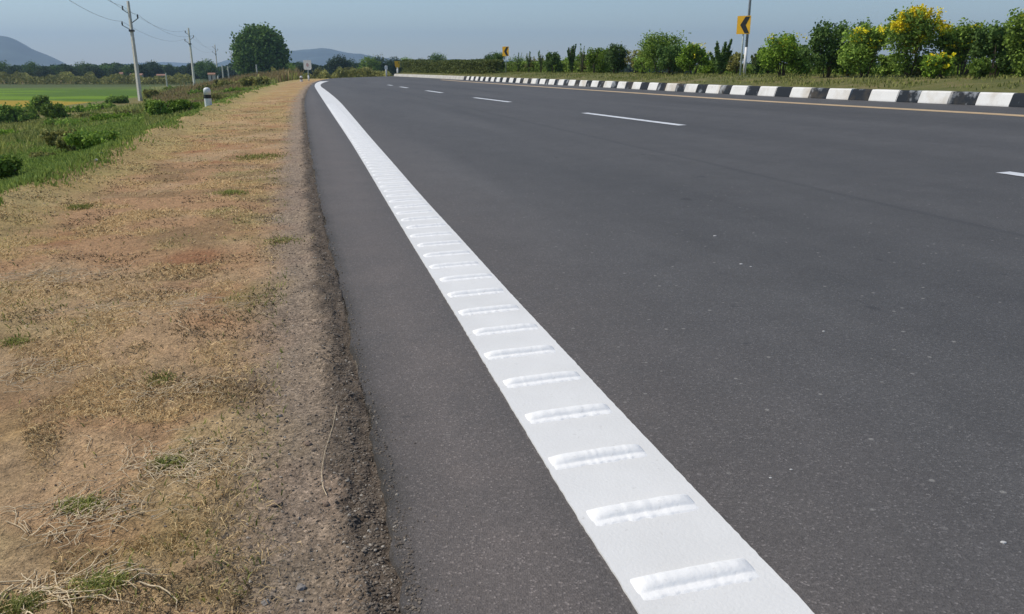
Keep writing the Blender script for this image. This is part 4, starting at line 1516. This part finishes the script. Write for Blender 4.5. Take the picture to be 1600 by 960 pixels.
def rock(px, py, wpx, label, mat, seed, z=None, name="stone", flat=.6):
    p = at(px, py); q = p[1] / FPX; s_ = wpx * q * .5
    import bmesh
    bm = bmesh.new(); bmesh.ops.create_icosphere(bm, subdivisions=3, radius=1)
    r = random.Random(seed); o3 = Vector((r.random() * 50, r.random() * 50, 0))
    from mathutils import noise as mn
    for v in bm.verts:
        k = 1 + .38 * mn.noise(v.co * 1.3 + o3) + .14 * mn.noise(v.co * 3.5 + o3)
        v.co = Vector((v.co.x * s_, v.co.y * s_ * .8, v.co.z * s_ * flat)) * k
    me = bpy.data.meshes.new(name); bm.to_mesh(me); bm.free(); me.materials.append(mat)
    zz = gz(p[0], p[1])
    o = link(name, me, None, (p[0], p[1], zz + s_ * .15), r.random() * 3)
    tag(o, label, "stone")


M['fleck'] = plain('stone_chip', (.5, .49, .47), .9)
M['stone_pale'] = plain("stone_pale", (.62, .57, .47), .9, var=.15)
M['stone_brown'] = plain("stone_brown", (.24, .17, .12), .9, var=.25, sc=30)
rock(507, 769, 15, "brown stone at the lower end of the curved straw", M['stone_brown'], 1)
rock(436, 639, 11, "small dark flat stone on the gravel strip", M['rust'], 2)
rock(430, 772, 20, "long brown clod on the gravel strip", M['stone_brown'], 3, flat=.35)
rock(468, 895, 20, "grey stone on the gravel near the bottom", M['stone'], 4)
rock(480, 682, 14, "brown pebble right of the small clod on the gravel", M['stone_brown'], 5)
rock(413, 926, 16, "dark stone left of the grey one near the bottom", M['stone'], 6)
rock(505, 950, 16, "dark stone at the foot of the gravel strip", M['stone'], 7)
for px, py, w, lab in [(1117, 369, 9, "pale stone chip on the asphalt highest up the lane"), (1158, 413, 9, "pale stone chip on the asphalt, left of a close pair"), (1173, 417, 6, "pale stone chip on the asphalt, right of a close pair"), (1287, 518, 8, "lone pale stone chip in the middle of the lane"), (1236, 734, 9, "stone chip on the near asphalt, right of another chip"), (1204, 747, 9, "stone chip on the near asphalt, closest to the white line"), (1568, 848, 18, "largest stone chip, on the asphalt at the bottom right")]:
    p_ = at(px, py); q_ = p_[1] / FPX * w * .32
    mb = MB(); mb.lathe([(q_, 0), (q_ * .9, q_ * .25), (q_ * .4, q_ * .4)], 7)
    o = mb.build("stone_chip", M['fleck'], None, (p_[0], p_[1], p_[2])); o.scale = (1, .7, 1); tag(o, lab, "stone chip")
rock(157, 246, 9, "white stone at the grassy verge edge", M['stone_pale'], 8)
rock(119, 259, 6, "small white stone left of the bigger white one", M['stone_pale'], 9)
rock(151, 256, 8, "cream stone right under the white one at the verge edge", M['stone_pale'], 10)
rock(100, 270, 5, "tiny pale stone furthest left on the verge edge", M['stone_pale'], 12)


# ------------------------------------------------------------ bushes on the low ground
def lowbush(px, base, top, wpx, kind, label, n=3000, leaf=.07, name="bush"):
    grp = "weed clumps on the low ground" if name == "weed_clump" else None
    rx, rb = ray(px, base)
    # find where the ground meets this ray
    Ys = np.linspace(3, 110, 1500); z, _, _, _ = ground(rx * Ys, Ys, False)
    k = np.where(CAM_H + rb * Ys <= z)[0]; Y = Ys[k[0]] if len(k) else 60
    x = rx * Y; zb = gz(x, Y); H = h_to(px, top, Y, zb); w = wpx * Y / FPX
    if grp: H *= .5; w *= 1.25
    return shrub(kind, (x, Y, zb), w, H, int(px * 3 + base), label, "weed clump" if grp else "bush", grp, name=name, n=n, leaf=max(leaf * .5, .0022 * Y))


lowbush(18, 196, 168, 70, 'mid', "round bush at the left edge on the low ground", 5000)
lowbush(45, 193, 172, 44, 'mid', "bush touching the right side of the round one at the left edge")
lowbush(68, 178, 152, 32, 'mid', "leafy green bush in front of the yellow field strip", 3600)
lowbush(88, 190, 164, 40, 'mid', "green bush stepping down right of the leafy one")
lowbush(96, 232, 206, 60, 'olive', "dry brown scrub bush left of the dull thicket", 2200)
lowbush(150, 236, 211, 84, 'mid', "dull thicket at the foot of the green slope", 4200)
lowbush(118, 240, 218, 50, 'olive', "brown-green scrub joined to the left of the dull thicket", 2600)
lowbush(10, 282, 250, 60, 'mid', "green bush low on the left edge, above the verge", 4600)
lowbush(250, 188, 158, 40, 'mid', "tall green grass clump just right of the nearest power pole")
lowbush(285, 180, 160, 56, 'bright', "bright green leafy clump left of the guide post", 4200)
lowbush(185, 162, 153, 34, 'mid', "low bush left of the nearest power pole's foot")
lowbush(238, 160, 142, 22, 'olive', "dull bush beside the nearest power pole's lower shaft", 2200)
lowbush(355, 143, 128, 40, 'olive', "olive bush behind the guide post", 2400)
lowbush(400, 138, 122, 46, 'olive', "olive brown bush at the verge edge below the big round tree", 2600)

r_ = random.Random(8)
spots = [(60, 215, 200), (105, 200, 184), (140, 186, 172), (175, 190, 174), (165, 214, 200), (200, 182, 168), (30, 232, 216), (70, 250, 236), (120, 176, 164), (155, 172, 162), (262, 172, 154), (300, 172, 158), (270, 152, 140), (290, 146, 134), (318, 150, 138), (345, 158, 146), (375, 146, 136), (330, 138, 126), (5, 216, 200)]
for k, (px, b, t) in enumerate(spots):
    lowbush(px, b, t, 34 + r_.random() * 30, ['olive', 'mid', 'olive', 'bright', 'mid'][k % 5], "small scrubby weed clump on the low ground between the paddy and the verge", 1300, name="weed_clump")


# ------------------------------------------------------------ haze
hb = MB(); hb.box(-4600, 4600, -4600, 4600, -6.0, 190)
hz = hb.build("haze", None) if False else None
me = bpy.data.meshes.new("haze"); me.from_pydata(hb.v, [], hb.f)
import bmesh
bm = bmesh.new(); bm.from_mesh(me); bmesh.ops.recalc_face_normals(bm, faces=bm.faces); bm.to_mesh(me); bm.free()
hm = bpy.data.materials.new("haze"); hm.use_nodes = True
hn = hm.node_tree; hn.nodes.remove(hn.nodes["Principled BSDF"])
pv = hn.nodes.new("ShaderNodeVolumePrincipled")
pv.inputs["Color"].default_value = (.52, .73, 1.0, 1)
pv.inputs["Density"].default_value = HAZE
pv.inputs["Anisotropy"].default_value = 0.2
hn.links.new(pv.outputs[0], hn.nodes["Material Output"].inputs["Volume"])
me.materials.append(hm)
ho = link("haze", me); tag(ho, "thin blue haze filling the air over the plain", "haze", kind="stuff")
print("objects", len(bpy.data.objects))
